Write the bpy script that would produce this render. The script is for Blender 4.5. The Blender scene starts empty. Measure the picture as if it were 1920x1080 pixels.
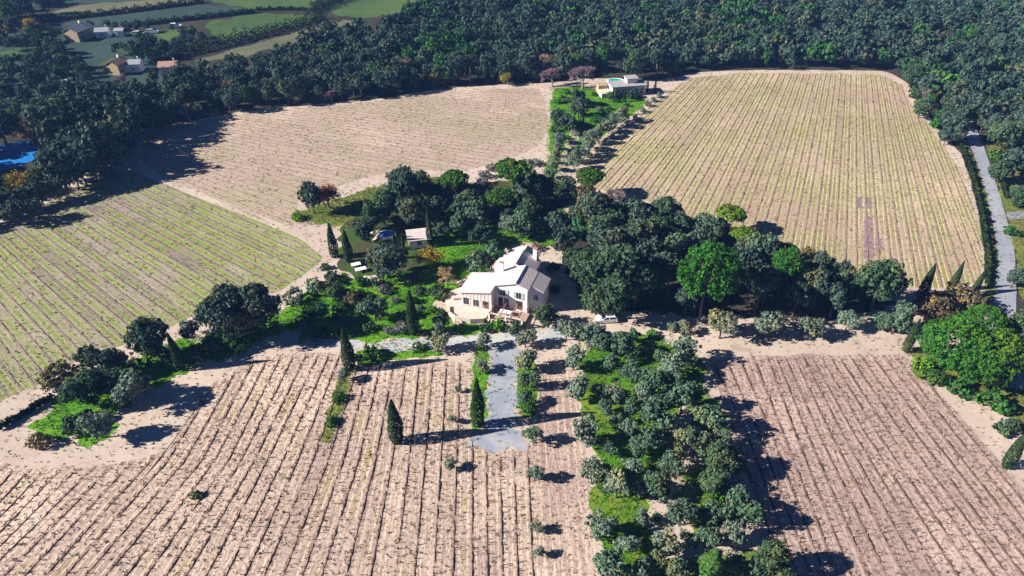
import bpy, math, random
import numpy as np
from mathutils import Vector, Matrix
from mathutils.geometry import tessellate_polygon

# ------------------------------------------------------------------ camera, sky, sun, exposure
scene = bpy.context.scene
C = scene.collection
CAM_H, PITCH, FOC = 85.0, math.radians(37.0), 1270.0        # drone height (m), tilt, focal length in 1920-px units
cam_d = bpy.data.cameras.new('camera')
cam = bpy.data.objects.new('camera', cam_d)
C.objects.link(cam)
cam.location = (0, 0, CAM_H)
cam.rotation_euler = (math.pi/2 - PITCH, 0, 0)
cam_d.sensor_width = 36.0
cam_d.lens = 36.0*FOC/1920.0
cam_d.clip_start = 0.5
cam_d.clip_end = 9000
scene.camera = cam

SUN_EL, SUN_AZ = math.radians(28.5), math.radians(8.3)       # light travels towards +X, a little towards +Y
world = bpy.data.worlds.new('World')
scene.world = world
world.use_nodes = True
wn = world.node_tree.nodes
wn.clear()
sky = wn.new('ShaderNodeTexSky')
sky.sky_type = 'NISHITA'
sky.sun_disc = False
sky.sun_elevation = SUN_EL
sky.sun_rotation = math.radians(261.7)
sky.altitude = 1500
sky.air_density = 0.45
sky.dust_density = 0.0
sky.ozone_density = 10.0
bg = wn.new('ShaderNodeBackground')
bg.inputs['Strength'].default_value = 0.05
wo = wn.new('ShaderNodeOutputWorld')
world.node_tree.links.new(sky.outputs[0], bg.inputs[0])
world.node_tree.links.new(bg.outputs[0], wo.inputs[0])
sun_d = bpy.data.lights.new('sun', 'SUN')
sun_d.energy = 5.0
sun_d.angle = math.radians(0.5)
sun_d.color = (1.0, 0.93, 0.84)
sun = bpy.data.objects.new('sun', sun_d)
C.objects.link(sun)
_dir = Vector((math.cos(SUN_AZ)*math.cos(SUN_EL), math.sin(SUN_AZ)*math.cos(SUN_EL), -math.sin(SUN_EL)))
sun.rotation_euler = _dir.to_track_quat('-Z', 'Y').to_euler()
sun.location = (-60, 0, 120)
vs = scene.view_settings
vs.view_transform = 'Standard'
vs.look = 'None'
vs.gamma = 1.0
vs.exposure = 1.18
vs.use_curve_mapping = False

rng = np.random.default_rng(7)
random.seed(7)
ST, CT = math.sin(PITCH), math.cos(PITCH)

# ------------------------------------------------------------------ where things stand: survey of the ground from photo points
def G(px, py, z=0.0):
    dx, dy = (px-960.0)/FOC, (py-540.0)/FOC
    d = (CAM_H-z)/(ST+dy*CT)
    return np.array([dx*d, d*(CT-dy*ST), z])
def depth(px, py, z=0.0):
    return (CAM_H-z)/(ST+(py-540.0)/FOC*CT)
def proj(p):
    x, y, z = p[0], p[1], p[2]-CAM_H
    d = y*CT - z*ST
    return 960+FOC*x/d, 540-FOC*(y*ST+z*CT)/d
def W(pts):
    return np.array([G(*p)[:2] for p in pts])
def inpoly(P, poly):
    P = np.asarray(P, float); x, y = P[:, 0], P[:, 1]
    ins = np.zeros(len(P), bool); n = len(poly); j = n-1
    for i in range(n):
        xi, yi = poly[i]; xj, yj = poly[j]
        if yi != yj:
            c = ((yi > y) != (yj > y)) & (x < (xj-xi)*(y-yi)/(yj-yi)+xi)
            ins ^= c
        j = i
    return ins

# ------------------------------------------------------------------ meshes and objects
def mesh_np(name, V, F, mats=(), mi=None, smooth=False):
    """V (n,3); F list of (k,m) int arrays of triangles / quads / one array"""
    if not isinstance(F, (list, tuple)): F = [F]
    F = [np.asarray(f, np.int32) for f in F if len(f)]
    me = bpy.data.meshes.new(name)
    V = np.asarray(V, np.float32)
    me.vertices.add(len(V)); me.vertices.foreach_set('co', V.ravel())
    loops = np.concatenate([f.ravel() for f in F]); sizes = np.concatenate([np.full(len(f), f.shape[1], np.int32) for f in F])
    starts = np.concatenate([[0], np.cumsum(sizes)[:-1]]).astype(np.int32)
    me.loops.add(len(loops)); me.loops.foreach_set('vertex_index', loops.astype(np.int32))
    me.polygons.add(len(sizes)); me.polygons.foreach_set('loop_start', starts); me.polygons.foreach_set('loop_total', sizes)
    for m in mats: me.materials.append(m)
    if mi is not None: me.polygons.foreach_set('material_index', np.asarray(mi, np.int32))
    if smooth: me.polygons.foreach_set('use_smooth', np.ones(len(sizes), bool))
    me.update(calc_edges=True); me.validate()
    return me
def obj(name, me, parent=None):
    o = bpy.data.objects.new(name, me)
    C.objects.link(o)
    if parent is not None: o.parent = parent
    return o
def tag(o, label=None, cat=None, group=None, kind=None):
    if label: o['label'] = label
    if cat: o['category'] = cat
    if group: o['group'] = group
    if kind: o['kind'] = kind
    return o
def empty(name, loc, rz=0.0, sc=(1, 1, 1)):
    o = bpy.data.objects.new(name, None)
    C.objects.link(o)
    o.location = loc; o.rotation_euler = (0, 0, rz); o.scale = sc
    o.empty_display_size = 0.5
    return o
class MB:
    """collects boxes, prisms and tubes into one mesh"""
    def __init__(s): s.v = []; s.f = []
    def poly(s, pts):
        b = len(s.v); s.v += [tuple(p) for p in pts]; s.f.append(tuple(range(b, b+len(pts)))); return s
    def hexa(s, p):  # 8 corners: bottom 4 ccw, top 4 ccw
        b = len(s.v); s.v += [tuple(q) for q in p]
        for q in ((3, 2, 1, 0), (4, 5, 6, 7), (0, 1, 5, 4), (1, 2, 6, 5), (2, 3, 7, 6), (3, 0, 4, 7)): s.f.append(tuple(b+i for i in q))
        return s
    def box(s, x0, x1, y0, y1, z0, z1):
        return s.hexa([(x0, y0, z0), (x1, y0, z0), (x1, y1, z0), (x0, y1, z0), (x0, y0, z1), (x1, y0, z1), (x1, y1, z1), (x0, y1, z1)])
    def prism(s, poly, z0, z1):
        n = len(poly); b = len(s.v)
        s.v += [(p[0], p[1], z0) for p in poly]+[(p[0], p[1], z1) for p in poly]
        s.f.append(tuple(b+i for i in reversed(range(n)))); s.f.append(tuple(b+n+i for i in range(n)))
        for i in range(n): j = (i+1) % n; s.f.append((b+i, b+j, b+n+j, b+n+i))
        return s
    def side_prism(s, poly, y0, y1):  # polygon in x,z extruded along y
        n = len(poly); b = len(s.v)
        s.v += [(p[0], y0, p[1]) for p in poly]+[(p[0], y1, p[1]) for p in poly]
        s.f.append(tuple(b+i for i in range(n))); s.f.append(tuple(b+n+i for i in reversed(range(n))))
        for i in range(n): j = (i+1) % n; s.f.append((b+j, b+i, b+n+i, b+n+j))
        return s
    def tube(s, pts, rad, n=6, cap=True):
        pts = [np.asarray(p, float) for p in pts]; b = len(s.v); m = len(pts)
        for i, p in enumerate(pts):
            t = pts[min(i+1, m-1)]-pts[max(i-1, 0)]; t = t/(np.linalg.norm(t)+1e-9)
            a = np.cross(t, (0, 0, 1)) if abs(t[2]) < .95 else np.cross(t, (1, 0, 0)); a /= np.linalg.norm(a); c = np.cross(t, a)
            r = rad[i] if hasattr(rad, '__len__') else rad
            for k in range(n):
                w = 2*math.pi*k/n; s.v.append(tuple(p+r*(math.cos(w)*a+math.sin(w)*c)))
        for i in range(m-1):
            for k in range(n):
                k2 = (k+1) % n; s.f.append((b+i*n+k, b+i*n+k2, b+(i+1)*n+k2, b+(i+1)*n+k))
        if cap: s.f.append(tuple(b+k for k in reversed(range(n)))); s.f.append(tuple(b+(m-1)*n+k for k in range(n)))
        return s
    def mesh(s, name, mat, smooth=False):
        me = bpy.data.meshes.new(name); me.from_pydata(s.v, [], s.f); me.materials.append(mat)
        if smooth: me.polygons.foreach_set('use_smooth', [True]*len(me.polygons))
        me.update(); return me
    def build(s, name, mat, parent=None, smooth=False):
        return obj(name, s.mesh(name, mat, smooth), parent)

# ------------------------------------------------------------------ materials
def newmat(name):
    m = bpy.data.materials.new(name); m.use_nodes = True
    nt = m.node_tree; nt.nodes.clear()
    return m, nt
class NT:
    def __init__(s, nt): s.nt = nt
    def n(s, t, **k):
        o = s.nt.nodes.new(t)
        for a, b in k.items(): setattr(o, a, b)
        return o
    def l(s, a, b): s.nt.links.new(a, b)
    def val(s, x, sock):
        if hasattr(x, 'is_linked') or isinstance(x, bpy.types.NodeSocket): s.l(x, sock)
        else: sock.default_value = x
    def math(s, op, a, b=0.0, c=None, clamp=False):
        o = s.n('ShaderNodeMath', operation=op, use_clamp=clamp)
        s.val(a, o.inputs[0]); s.val(b, o.inputs[1])
        if c is not None: s.val(c, o.inputs[2])
        return o.outputs[0]
    def mix(s, f, a, b, mode='MIX'):
        o = s.n('ShaderNodeMix', data_type='RGBA', blend_type=mode, clamp_factor=True)
        s.val(f, o.inputs[0])
        for x, k in ((a, 6), (b, 7)):
            if isinstance(x, bpy.types.NodeSocket): s.l(x, o.inputs[k])
            else: o.inputs[k].default_value = (*x, 1) if len(x) == 3 else x
        return o.outputs[2]
    def noise(s, vec, scale, detail=4.0, rough=.55, dist=0.0):
        o = s.n('ShaderNodeTexNoise'); s.l(vec, o.inputs['Vector'])
        o.inputs['Scale'].default_value = scale; o.inputs['Detail'].default_value = detail
        o.inputs['Roughness'].default_value = rough; o.inputs['Distortion'].default_value = dist
        return o.outputs[0]
    def ramp(s, x, lo, hi):
        o = s.n('ShaderNodeMapRange', interpolation_type='SMOOTHSTEP'); s.val(x, o.inputs[0])
        o.inputs[1].default_value = lo; o.inputs[2].default_value = hi
        return o.outputs[0]
    def out(s, sh):
        o = s.n('ShaderNodeOutputMaterial'); s.l(sh, o.inputs[0])
    def pos(s):
        return s.n('ShaderNodeTexCoord').outputs['Object']
    def gpos(s):
        return s.n('ShaderNodeNewGeometry').outputs['Position']
    def bump(s, h, strength, dist):
        o = s.n('ShaderNodeBump'); s.l(h, o.inputs['Height']); o.inputs['Strength'].default_value = strength; o.inputs['Distance'].default_value = dist
        return o.outputs[0]
    def bsdf(s, col, rough=.9, spec=.1, normal=None, metal=0.0):
        o = s.n('ShaderNodeBsdfPrincipled'); s.val(col if isinstance(col, bpy.types.NodeSocket) else (*col, 1), o.inputs['Base Color'])
        s.val(rough, o.inputs['Roughness']); o.inputs['Specular IOR Level'].default_value = spec; o.inputs['Metallic'].default_value = metal
        if normal is not None: s.l(normal, o.inputs['Normal'])
        return o.outputs[0]

def foliage(name, c1, c2, trans=.12, spread=.75, vary=.8):
    m, nt = newmat(name); t = NT(nt)
    rnd = t.n('ShaderNodeObjectInfo').outputs['Random']
    isl = t.n('ShaderNodeNewGeometry').outputs['Random Per Island']
    col = t.mix(rnd, c1, c2)
    pz = t.gpos(); nz = t.noise(pz, .11, 3, .6)
    col = t.mix(t.math('MULTIPLY', t.ramp(nz, .50, .68), vary), col, tuple(x*y for x, y in zip(c2, (1.75, 1.25, .8))))
    col = t.mix(t.math('MULTIPLY', t.ramp(t.noise(pz, .17, 2, .5), .52, .66), vary*.7), col, tuple(x*.55 for x in c1))
    k = t.math('MULTIPLY_ADD', isl, spread, 1-spread/2)
    hue = t.n('ShaderNodeHueSaturation'); t.l(col, hue.inputs['Color']); t.l(k, hue.inputs['Value'])
    t.l(t.math('MULTIPLY_ADD', rnd, .04, .48), hue.inputs['Hue'])
    d = t.n('ShaderNodeBsdfDiffuse'); t.l(hue.outputs[0], d.inputs[0])
    tr = t.n('ShaderNodeBsdfTranslucent'); t.l(hue.outputs[0], tr.inputs[0])
    mx = t.n('ShaderNodeMixShader'); mx.inputs[0].default_value = trans
    t.l(d.outputs[0], mx.inputs[1]); t.l(tr.outputs[0], mx.inputs[2]); t.out(mx.outputs[0])
    return m
def plain(name, c, rough=.8, spec=.2, var=.15, scale=2.0, bump=0.0, metal=0.0):
    m, nt = newmat(name); t = NT(nt); p = t.pos()
    n = t.noise(p, scale, 5); c = np.array(c)
    col = t.mix(t.ramp(n, .3, .7), tuple(c*(1-var)), tuple(np.minimum(c*(1+var), 1)))
    t.out(t.bsdf(col, rough, spec, t.bump(n, bump, .05) if bump else None, metal)); return m
def ground_mat(name, ca, cb, cc=None, s1=.06, s2=.9, lo=.38, hi=.62, fine=.35, bump=.6, speck=None, bare=None):
    """two tones in broad patches, a third in small ones, fine grain, relief"""
    m, nt = newmat(name); t = NT(nt); p = t.gpos()
    col = t.mix(t.ramp(t.noise(p, s1, 6, .65), lo, hi), ca, cb)
    if cc is not None: col = t.mix(t.math('MULTIPLY', t.ramp(t.noise(p, s2*.35, 6, .65), .52, .72), .8), col, cc)
    if bare is not None: col = t.mix(t.ramp(t.math('MULTIPLY_ADD', t.noise(p, .22, 6, .7), .6, t.math('MULTIPLY', t.noise(p, .05, 3), .4)), .565, .62), col, bare)
    g = t.noise(p, s2*3, 6, .7)
    v = t.math('MULTIPLY_ADD', g, fine*2, 1-fine)
    hs = t.n('ShaderNodeHueSaturation'); t.l(col, hs.inputs['Color']); t.l(v, hs.inputs['Value'])
    c = hs.outputs[0]
    if speck is not None: c = t.mix(t.ramp(t.noise(p, s2*6, 2), .66, .74), c, speck)
    t.out(t.bsdf(c, .95, .05, t.bump(g, bump, .12))); return m
def field_mat(name, soil, soil2, dark, green, gamt, row_dark=.5, ruts=.35, alt=.0, gpatch=(.5, .7), purple=None, mott=.55, alley=.2, wash=0.0):
    """soil between vine rows: uv.x counts rows, uv.y runs along the row in metres"""
    m, nt = newmat(name); t = NT(nt); p = t.gpos()
    uv = t.n('ShaderNodeUVMap'); uv.uv_map = 'rows'
    sep = t.n('ShaderNodeSeparateXYZ'); t.l(uv.outputs[0], sep.inputs[0]); sx, sy = sep.outputs[0], sep.outputs[1]
    fl = t.math('FLOOR', sx); fr = t.math('FRACT', sx)                       # fr = 0 / 1 at the vines
    mid = t.math('SUBTRACT', .5, t.math('ABSOLUTE', t.math('SUBTRACT', fr, .5)))  # 0 at vines .. .5 mid-row
    cmb = t.n('ShaderNodeCombineXYZ'); t.l(t.math('MULTIPLY', fl, 3.71), cmb.inputs[0]); t.l(t.math('MULTIPLY', sy, .06), cmb.inputs[1])
    strip = t.noise(cmb.outputs[0], 1.0, 3, .6)                              # one tone per alley, drifting along it
    st2 = t.n('ShaderNodeCombineXYZ'); t.l(t.math('MULTIPLY', sx, 5.0), st2.inputs[0]); t.l(t.math('MULTIPLY', sy, .22), st2.inputs[1])
    streak = t.noise(st2.outputs[0], 1.0, 5, .7)                             # drawn-out tillage streaks
    broad = t.noise(p, .035, 4, .6)
    col = t.mix(t.ramp(broad, .36, .64), soil, soil2)
    col = t.mix(t.math('MULTIPLY', t.ramp(t.noise(p, .03, 5, .65), .50, .64), .8), col, tuple(min(.82, c*1.32) for c in soil))
    if wash: col = t.mix(t.math('MULTIPLY', t.ramp(t.noise(p, .024, 5, .6), .47, .62), wash), col, green)
    col = t.mix(t.math('MULTIPLY', t.ramp(streak, .42, .70), .55), col, dark)
    wn_ = t.n('ShaderNodeTexWhiteNoise', noise_dimensions='1D'); t.l(fl, wn_.inputs['W'])
    col = t.mix(t.math('MULTIPLY', t.ramp(t.math('MULTIPLY_ADD', strip, .6, t.math('MULTIPLY', wn_.outputs[0], .4)), .42, .62), alley), col, dark)
    par = t.math('MODULO', fl, 2.0)
    g = t.ramp(t.math('ADD', t.math('MULTIPLY_ADD', strip, .5, t.math('MULTIPLY', t.noise(p, .05, 5, .6), .5)), t.math('MULTIPLY', t.math('SUBTRACT', par, .5), alt)), gpatch[0], gpatch[1])
    gm = t.math('MULTIPLY', g, t.ramp(mid, .10, .24))
    gm = t.math('MULTIPLY', gm, t.ramp(t.noise(p, 1.6, 4, .65), .30, .58))
    col = t.mix(t.math('MULTIPLY', gm, gamt), col, green)
    rut = t.math('SUBTRACT', 1.0, t.ramp(t.math('ABSOLUTE', t.math('SUBTRACT', mid, .27)), .02, .09))
    col = t.mix(t.math('MULTIPLY', t.math('MULTIPLY', rut, t.ramp(strip, .3, .6)), ruts), col, tuple(min(1, c*1.35) for c in soil))
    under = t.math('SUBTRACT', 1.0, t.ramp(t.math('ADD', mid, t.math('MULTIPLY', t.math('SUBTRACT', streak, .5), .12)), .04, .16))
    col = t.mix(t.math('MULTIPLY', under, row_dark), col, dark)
    if purple is not None: col = t.mix(t.math('MULTIPLY', t.ramp(t.noise(p, .022, 3, .6), .5, .68), .5), col, purple)
    col = t.mix(t.math('MULTIPLY', t.ramp(t.noise(p, 1.1, 5, .7), .50, .66), .5), col, dark)
    col = t.mix(t.math('MULTIPLY', t.math('MULTIPLY', t.ramp(t.noise(p, 2.1, 3, .6), .51, .59), t.ramp(t.noise(p, .09, 4, .6), .22, .5)), mott), col, tuple(c*.75 for c in dark))  # dark specks put vine shadows and weed clumps into the soil colour
    gr = t.noise(p, 2.2, 6, .75)
    hs = t.n('ShaderNodeHueSaturation'); t.l(col, hs.inputs['Color']); t.l(t.math('MULTIPLY_ADD', gr, 1.0, .5), hs.inputs['Value'])
    t.out(t.bsdf(hs.outputs[0], .97, .03, t.bump(t.math('ADD', gr, t.math('MULTIPLY', streak, .8)), .8, .15))); return m

M = {}
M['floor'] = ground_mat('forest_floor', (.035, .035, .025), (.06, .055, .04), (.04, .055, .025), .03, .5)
M['soil'] = ground_mat('pale_soil', (.55, .455, .38), (.48, .39, .325), (.35, .27, .21), .05, .8, fine=.30, bump=.6, speck=(.22, .16, .11), bare=(.40, .315, .25))
M['FL'] = field_mat('front_vineyard_soil', (.62, .49, .39), (.50, .385, .32), (.22, .145, .12), (.33, .31, .08), .8, .25, .6, 0, (.5, .66), (.36, .25, .25))
M['FR'] = field_mat('right_vineyard_soil', (.51, .385, .325), (.43, .315, .275), (.20, .13, .115), (.30, .28, .10), .35, .45, .55, 0, (.54, .7), (.33, .235, .245))
M['RB'] = field_mat('back_right_vineyard_soil', (.52, .425, .285), (.46, .365, .26), (.25, .19, .12), (.26, .29, .07), .9, .6, .9, 0, (.45, .56), (.44, .30, .26), .35, .35, .5)
M['LU'] = field_mat('back_left_vineyard_soil', (.51, .40, .325), (.46, .37, .285), (.29, .22, .17), (.29, .29, .12), .6, .4, .5, 0, (.46, .60), (.49, .36, .32), .25, .25, .42)
M['LL'] = field_mat('left_vineyard_soil', (.40, .34, .27), (.33, .285, .22), (.19, .155, .135), (.22, .31, .03), .95, .35, .5, .02, (.41, .54), None, .3, .6, .55)
M['lawn'] = ground_mat('lawn_grass', (.085, .245, .016), (.14, .31, .02), (.06, .16, .015), .12, 1.0, fine=.4, bump=.9, bare=(.16, .19, .04))
M['orch'] = ground_mat('orchard_grass', (.07, .19, .014), (.17, .23, .03), (.045, .12, .012), .07, .9, fine=.45, bump=.9, bare=(.33, .25, .16))
M['verge'] = ground_mat('rough_grass', (.12, .20, .03), (.20, .22, .06), (.08, .12, .025), .1, 1.0, fine=.4, bump=.9)
M['gravel'] = ground_mat('pale_gravel', (.38, .39, .42), (.52, .50, .48), (.33, .33, .32), .22, 1.4, fine=.24, bump=.4, speck=(.22, .21, .18), bare=(.52, .45, .38))
M['road'] = ground_mat('worn_asphalt', (.27, .29, .335), (.33, .345, .38), (.24, .25, .28), .08, 1.0, fine=.12, bump=.15)
M['gravelb'] = ground_mat('blue_grey_gravel', (.27, .30, .36), (.36, .38, .42), (.24, .25, .28), .22, 1.4, fine=.22, bump=.4, speck=(.18, .18, .17), bare=(.44, .38, .33))
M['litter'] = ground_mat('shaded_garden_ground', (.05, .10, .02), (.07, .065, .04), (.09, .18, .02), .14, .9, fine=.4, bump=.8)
M['paving'] = plain('paving', (.60, .52, .44), .8, .2, .12, 1.5, .3)
M['meadowA'] = ground_mat('meadow', (.055, .105, .035), (.085, .135, .04), (.05, .085, .03), .03, .4, fine=.2)
M['meadowB'] = ground_mat('dark_meadow', (.035, .065, .055), (.045, .08, .065), (.04, .06, .05), .03, .4, fine=.2)
M['meadowC'] = ground_mat('dry_meadow', (.12, .125, .075), (.15, .15, .09), (.09, .105, .05), .03, .4, fine=.2)
M['purple'] = ground_mat('freshly_turned_soil', (.24, .165, .19), (.32, .23, .22), (.20, .14, .15), .25, 1.2, fine=.4)
M['bark'] = plain('bark', (.16, .125, .10), .95, .05, .3, 6, .5)
M['palebark'] = plain('pale_bark', (.30, .27, .25), .95, .05, .25, 6, .5)
M['vine'] = plain('vine_wood', (.13, .085, .065), .95, .05, .3, 3)
M['post'] = plain('weathered_post', (.30, .26, .22), .9, .1, .2, 3)
M['weed'] = foliage('dry_weed', (.17, .125, .07), (.15, .125, .05), .1, 1.0)
M['grassblade'] = foliage('grass_blades', (.07, .22, .012), (.10, .27, .02), .15, .9)
M['oak'] = foliage('holm_oak_leaves', (.050, .092, .070), (.075, .112, .082), .08, .9)
M['oakg'] = foliage('green_oak_leaves', (.052, .105, .055), (.08, .125, .066), .10, .9)
M['woodg'] = foliage('fresh_green_wood', (.030, .115, .030), (.055, .135, .035), .08, .9)
M['teal'] = foliage('blue_green_leaves', (.05, .17, .095), (.06, .19, .10), .12, .8)
M['olive'] = foliage('olive_leaves', (.145, .21, .155), (.185, .24, .175), .12, .8)
M['olived'] = foliage('dark_olive_leaves', (.085, .16, .10), (.12, .185, .115), .12, .85)
M['pine'] = foliage('stone_pine_needles', (.042, .130, .016), (.058, .152, .022), .10, .75)
M['pineb'] = foliage('light_pine_needles', (.08, .17, .018), (.10, .20, .02), .10, .8)
M['cyp'] = foliage('cypress_foliage', (.022, .045, .020), (.03, .056, .022), .05, .8)
M['cypg'] = foliage('green_cypress_foliage', (.06, .13, .03), (.07, .14, .035), .08, .8)
M['shrub'] = foliage('shrub_leaves', (.045, .115, .025), (.06, .15, .03), .12, .9)
M['bright'] = foliage('bright_shrub_leaves', (.10, .27, .02), (.13, .29, .03), .15, .8)
M['lav'] = foliage('grey_shrub_leaves', (.16, .165, .17), (.18, .18, .185), .1, .8)
M['rust'] = foliage('autumn_leaves', (.21, .10, .05), (.25, .13, .06), .15, .8)
M['gold'] = foliage('golden_leaves', (.28, .23, .035), (.30, .25, .05), .15, .7)
M['twig'] = foliage('bare_twigs', (.24, .20, .19), (.25, .21, .18), .0, .7)
M['twigy'] = foliage('pale_yellow_twigs', (.33, .32, .17), (.33, .31, .2), .0, .6)
M['twigp'] = foliage('pinkish_twigs', (.30, .20, .22), (.27, .19, .23), .0, .6)
M['brush'] = foliage('brown_brush', (.115, .105, .055), (.145, .125, .07), .08, .8)
# ------------------------------------------------------------------ plant templates
def unit(v): return v/(np.linalg.norm(v, axis=1, keepdims=True)+1e-9)
def leaf_quads(P, N, size, r, flat=.0):
    """diamond-ish quads centred at P, facing N"""
    n = len(P); a = unit(np.cross(N, r.normal(size=(n, 3)))); b = np.cross(N, a)
    s = (size*(.55+.75*r.random(n)))[:, None]; q = (.55+.5*r.random(n))[:, None]
    k = r.normal(scale=.18, size=(n, 4, 1))*s[:, None, :]
    V = np.stack([P+a*s, P+b*s*q, P-a*s, P-b*s*q], 1)+k*N[:, None, :]
    F = np.arange(n*4).reshape(n, 4)
    return V.reshape(-1, 3), F
def lobed(r, lobes, n, rough=.16, up=.25, clump=15, csize=.105):
    """points on the outside of a heap of lobes; lobes rows: x y z rx rz"""
    w = lobes[:, 3]**2; w = w/w.sum()
    P = []; N = []
    tot = 0
    while tot < n:
        k = int(n*1.6)+20
        i = r.choice(len(lobes), k, p=w); d = unit(r.normal(size=(k, 3))+np.array([0, 0, up]))
        L = lobes[i]; rad = 1+rough*r.normal(size=(k, 1))-.25*(r.random((k, 1)) < .25)
        p = L[:, :3]+d*rad*np.stack([L[:, 3], L[:, 3], L[:, 4]], 1)
        deep = np.zeros(k, bool)
        for m in range(len(lobes)):
            q = (p-lobes[m, :3])/np.array([lobes[m, 3], lobes[m, 3], lobes[m, 4]])
            deep |= ((q**2).sum(1) < .62) & (i != m)
        p = p[~deep]; d = d[~deep]
        P.append(p); N.append(d); tot += len(p)
    P = np.concatenate(P)[:n]; N = np.concatenate(N)[:n]
    m = max(12, n//clump); ctr = P[:m]; j = r.integers(0, m, n-n//6)           # most leaves gather in tufts
    off = unit(r.normal(size=(len(j), 3))+.7*N[j]); cr = csize*(.6+.8*r.random((m, 1)))[j]
    P2 = np.concatenate([ctr[j]+off*cr, P[:n//6]]); N2 = np.concatenate([unit(off+.5*N[j]), N[:n//6]])
    return P2, unit(N2+.38*r.normal(size=N2.shape))
def trunk_mesh(name, r, top, rad, limbs, mat, spread=.5, lean=.08):
    b = MB(); t0 = np.array([r.normal()*lean, r.normal()*lean, top])
    b.tube([(0, 0, -.08), t0*.5+np.array([r.normal()*lean*.5, r.normal()*lean*.5, 0]), t0], [rad*1.25, rad*.9, rad*.7], 6)
    for k in range(limbs):
        w = 2*math.pi*(k+r.random()*.6)/limbs; e = t0+np.array([math.cos(w)*spread*(.7+.5*r.random()), math.sin(w)*spread*(.7+.5*r.random()), .25+.35*r.random()])
        m = (t0*.95+e)/2+np.array([0, 0, -.03])
        b.tube([t0*.9, m, e], [rad*.55, rad*.4, rad*.18], 5)
    return b.mesh(name, mat, True)
def crown_mesh(name, P, N, size, mat, r):
    V, F = leaf_quads(P, N, size, r); return mesh_np(name, V, F, [mat])
def tpl_round(r, mat, nl, n, size, cz=1.15, vz=.85, lr=(.27, .44), bark='bark', trunk=.055, limbs=5):
    L = []
    for k in range(nl):
        d = unit(r.normal(size=(1, 3)))[0]; q = r.random()**.4*.74
        rr = r.uniform(*lr)
        L.append([d[0]*q, d[1]*q, cz+d[2]*q*vz*.9+.06, rr, rr*.85])
    L = np.array(L)
    ext = np.max(np.hypot(L[:, 0], L[:, 1])+L[:, 3]); L[:, [0, 1, 3]] /= ext*.93
    P, N = lobed(r, L, n)
    return crown_mesh('crown', P, N, size, M[mat], r), trunk_mesh('trunk', r, cz*.72, trunk, limbs, M[bark])
def tpl_pine(r, mat, n=5200, size=.062, cz=1.35, vz=.62):
    L = []
    for k in range(34):
        w = r.random()*2*math.pi; q = math.sqrt(r.random())*.78; h = math.sqrt(max(0, 1-(q/.95)**2))
        L.append([math.cos(w)*q, math.sin(w)*q, cz-.12+h*vz*.75, .2+.1*r.random(), .17])
    L = np.array(L); P, N = lobed(r, L, n, .12, .5, 18, .075)
    return crown_mesh('crown', P, N, size, M[mat], r), trunk_mesh('trunk', r, cz*.82, .06, 7, M['bark'], .6, .05)
def tpl_ball(r, mat, n=13000, size=.034, cz=1.15, vz=.92):
    L = []
    for k in range(110):
        d = unit(r.normal(size=(1, 3))+np.array([[0, 0, .35]]))[0]; q = .74+.10*r.random()
        L.append([d[0]*q, d[1]*q, cz+d[2]*q*vz, .14+.07*r.random(), .14])
    P, N = lobed(r, np.array(L), n, .12, .3, 16, .06)
    return crown_mesh('crown', P, N, size, M[mat], r), trunk_mesh('trunk', r, cz*.7, .05, 7, M['bark'], .5, .04)
def tpl_cyp(r, mat, n=2600, fat=.105):
    t = r.random(n)**.85; prof = np.sin(np.pi*np.clip(t*.93+.07, 0, 1)**.62)**.8*fat
    w = r.random(n)*2*np.pi; rr = prof*(.82+.25*r.random(n))*(1+.12*np.sin(3*w+9*t))
    P = np.stack([np.cos(w)*rr, np.sin(w)*rr, .02+t*.98], 1)
    N = unit(np.stack([np.cos(w), np.sin(w), .35*np.ones(n)], 1)+.35*r.normal(size=(n, 3)))
    V, F = leaf_quads(P, N, .017, r)
    b = MB().tube([(0, 0, -.01), (0, 0, .12)], [.022, .016], 6)
    return mesh_np('crown', V, F, [M[mat]]), b.mesh('trunk', M['bark'])
def tpl_shrub(r, mat, n=1100, size=.10, nl=7, vz=.75):
    L = []
    for k in range(nl):
        w = r.random()*2*math.pi; q = r.random()**.6*.6; rr = r.uniform(.34, .52)
        L.append([math.cos(w)*q, math.sin(w)*q, .32+.5*r.random()*(1-q)*vz, rr, rr*.85])
    L = np.array(L); L[:, [0, 1, 3]] /= np.max(np.hypot(L[:, 0], L[:, 1])+L[:, 3])*.93
    P, N = lobed(r, L, n, .17); P[:, 2] = np.maximum(P[:, 2], .02)
    return crown_mesh('crown', P, N, size, M[mat], r), trunk_mesh('trunk', r, .3, .04, 3, M['bark'], .3)
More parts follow.
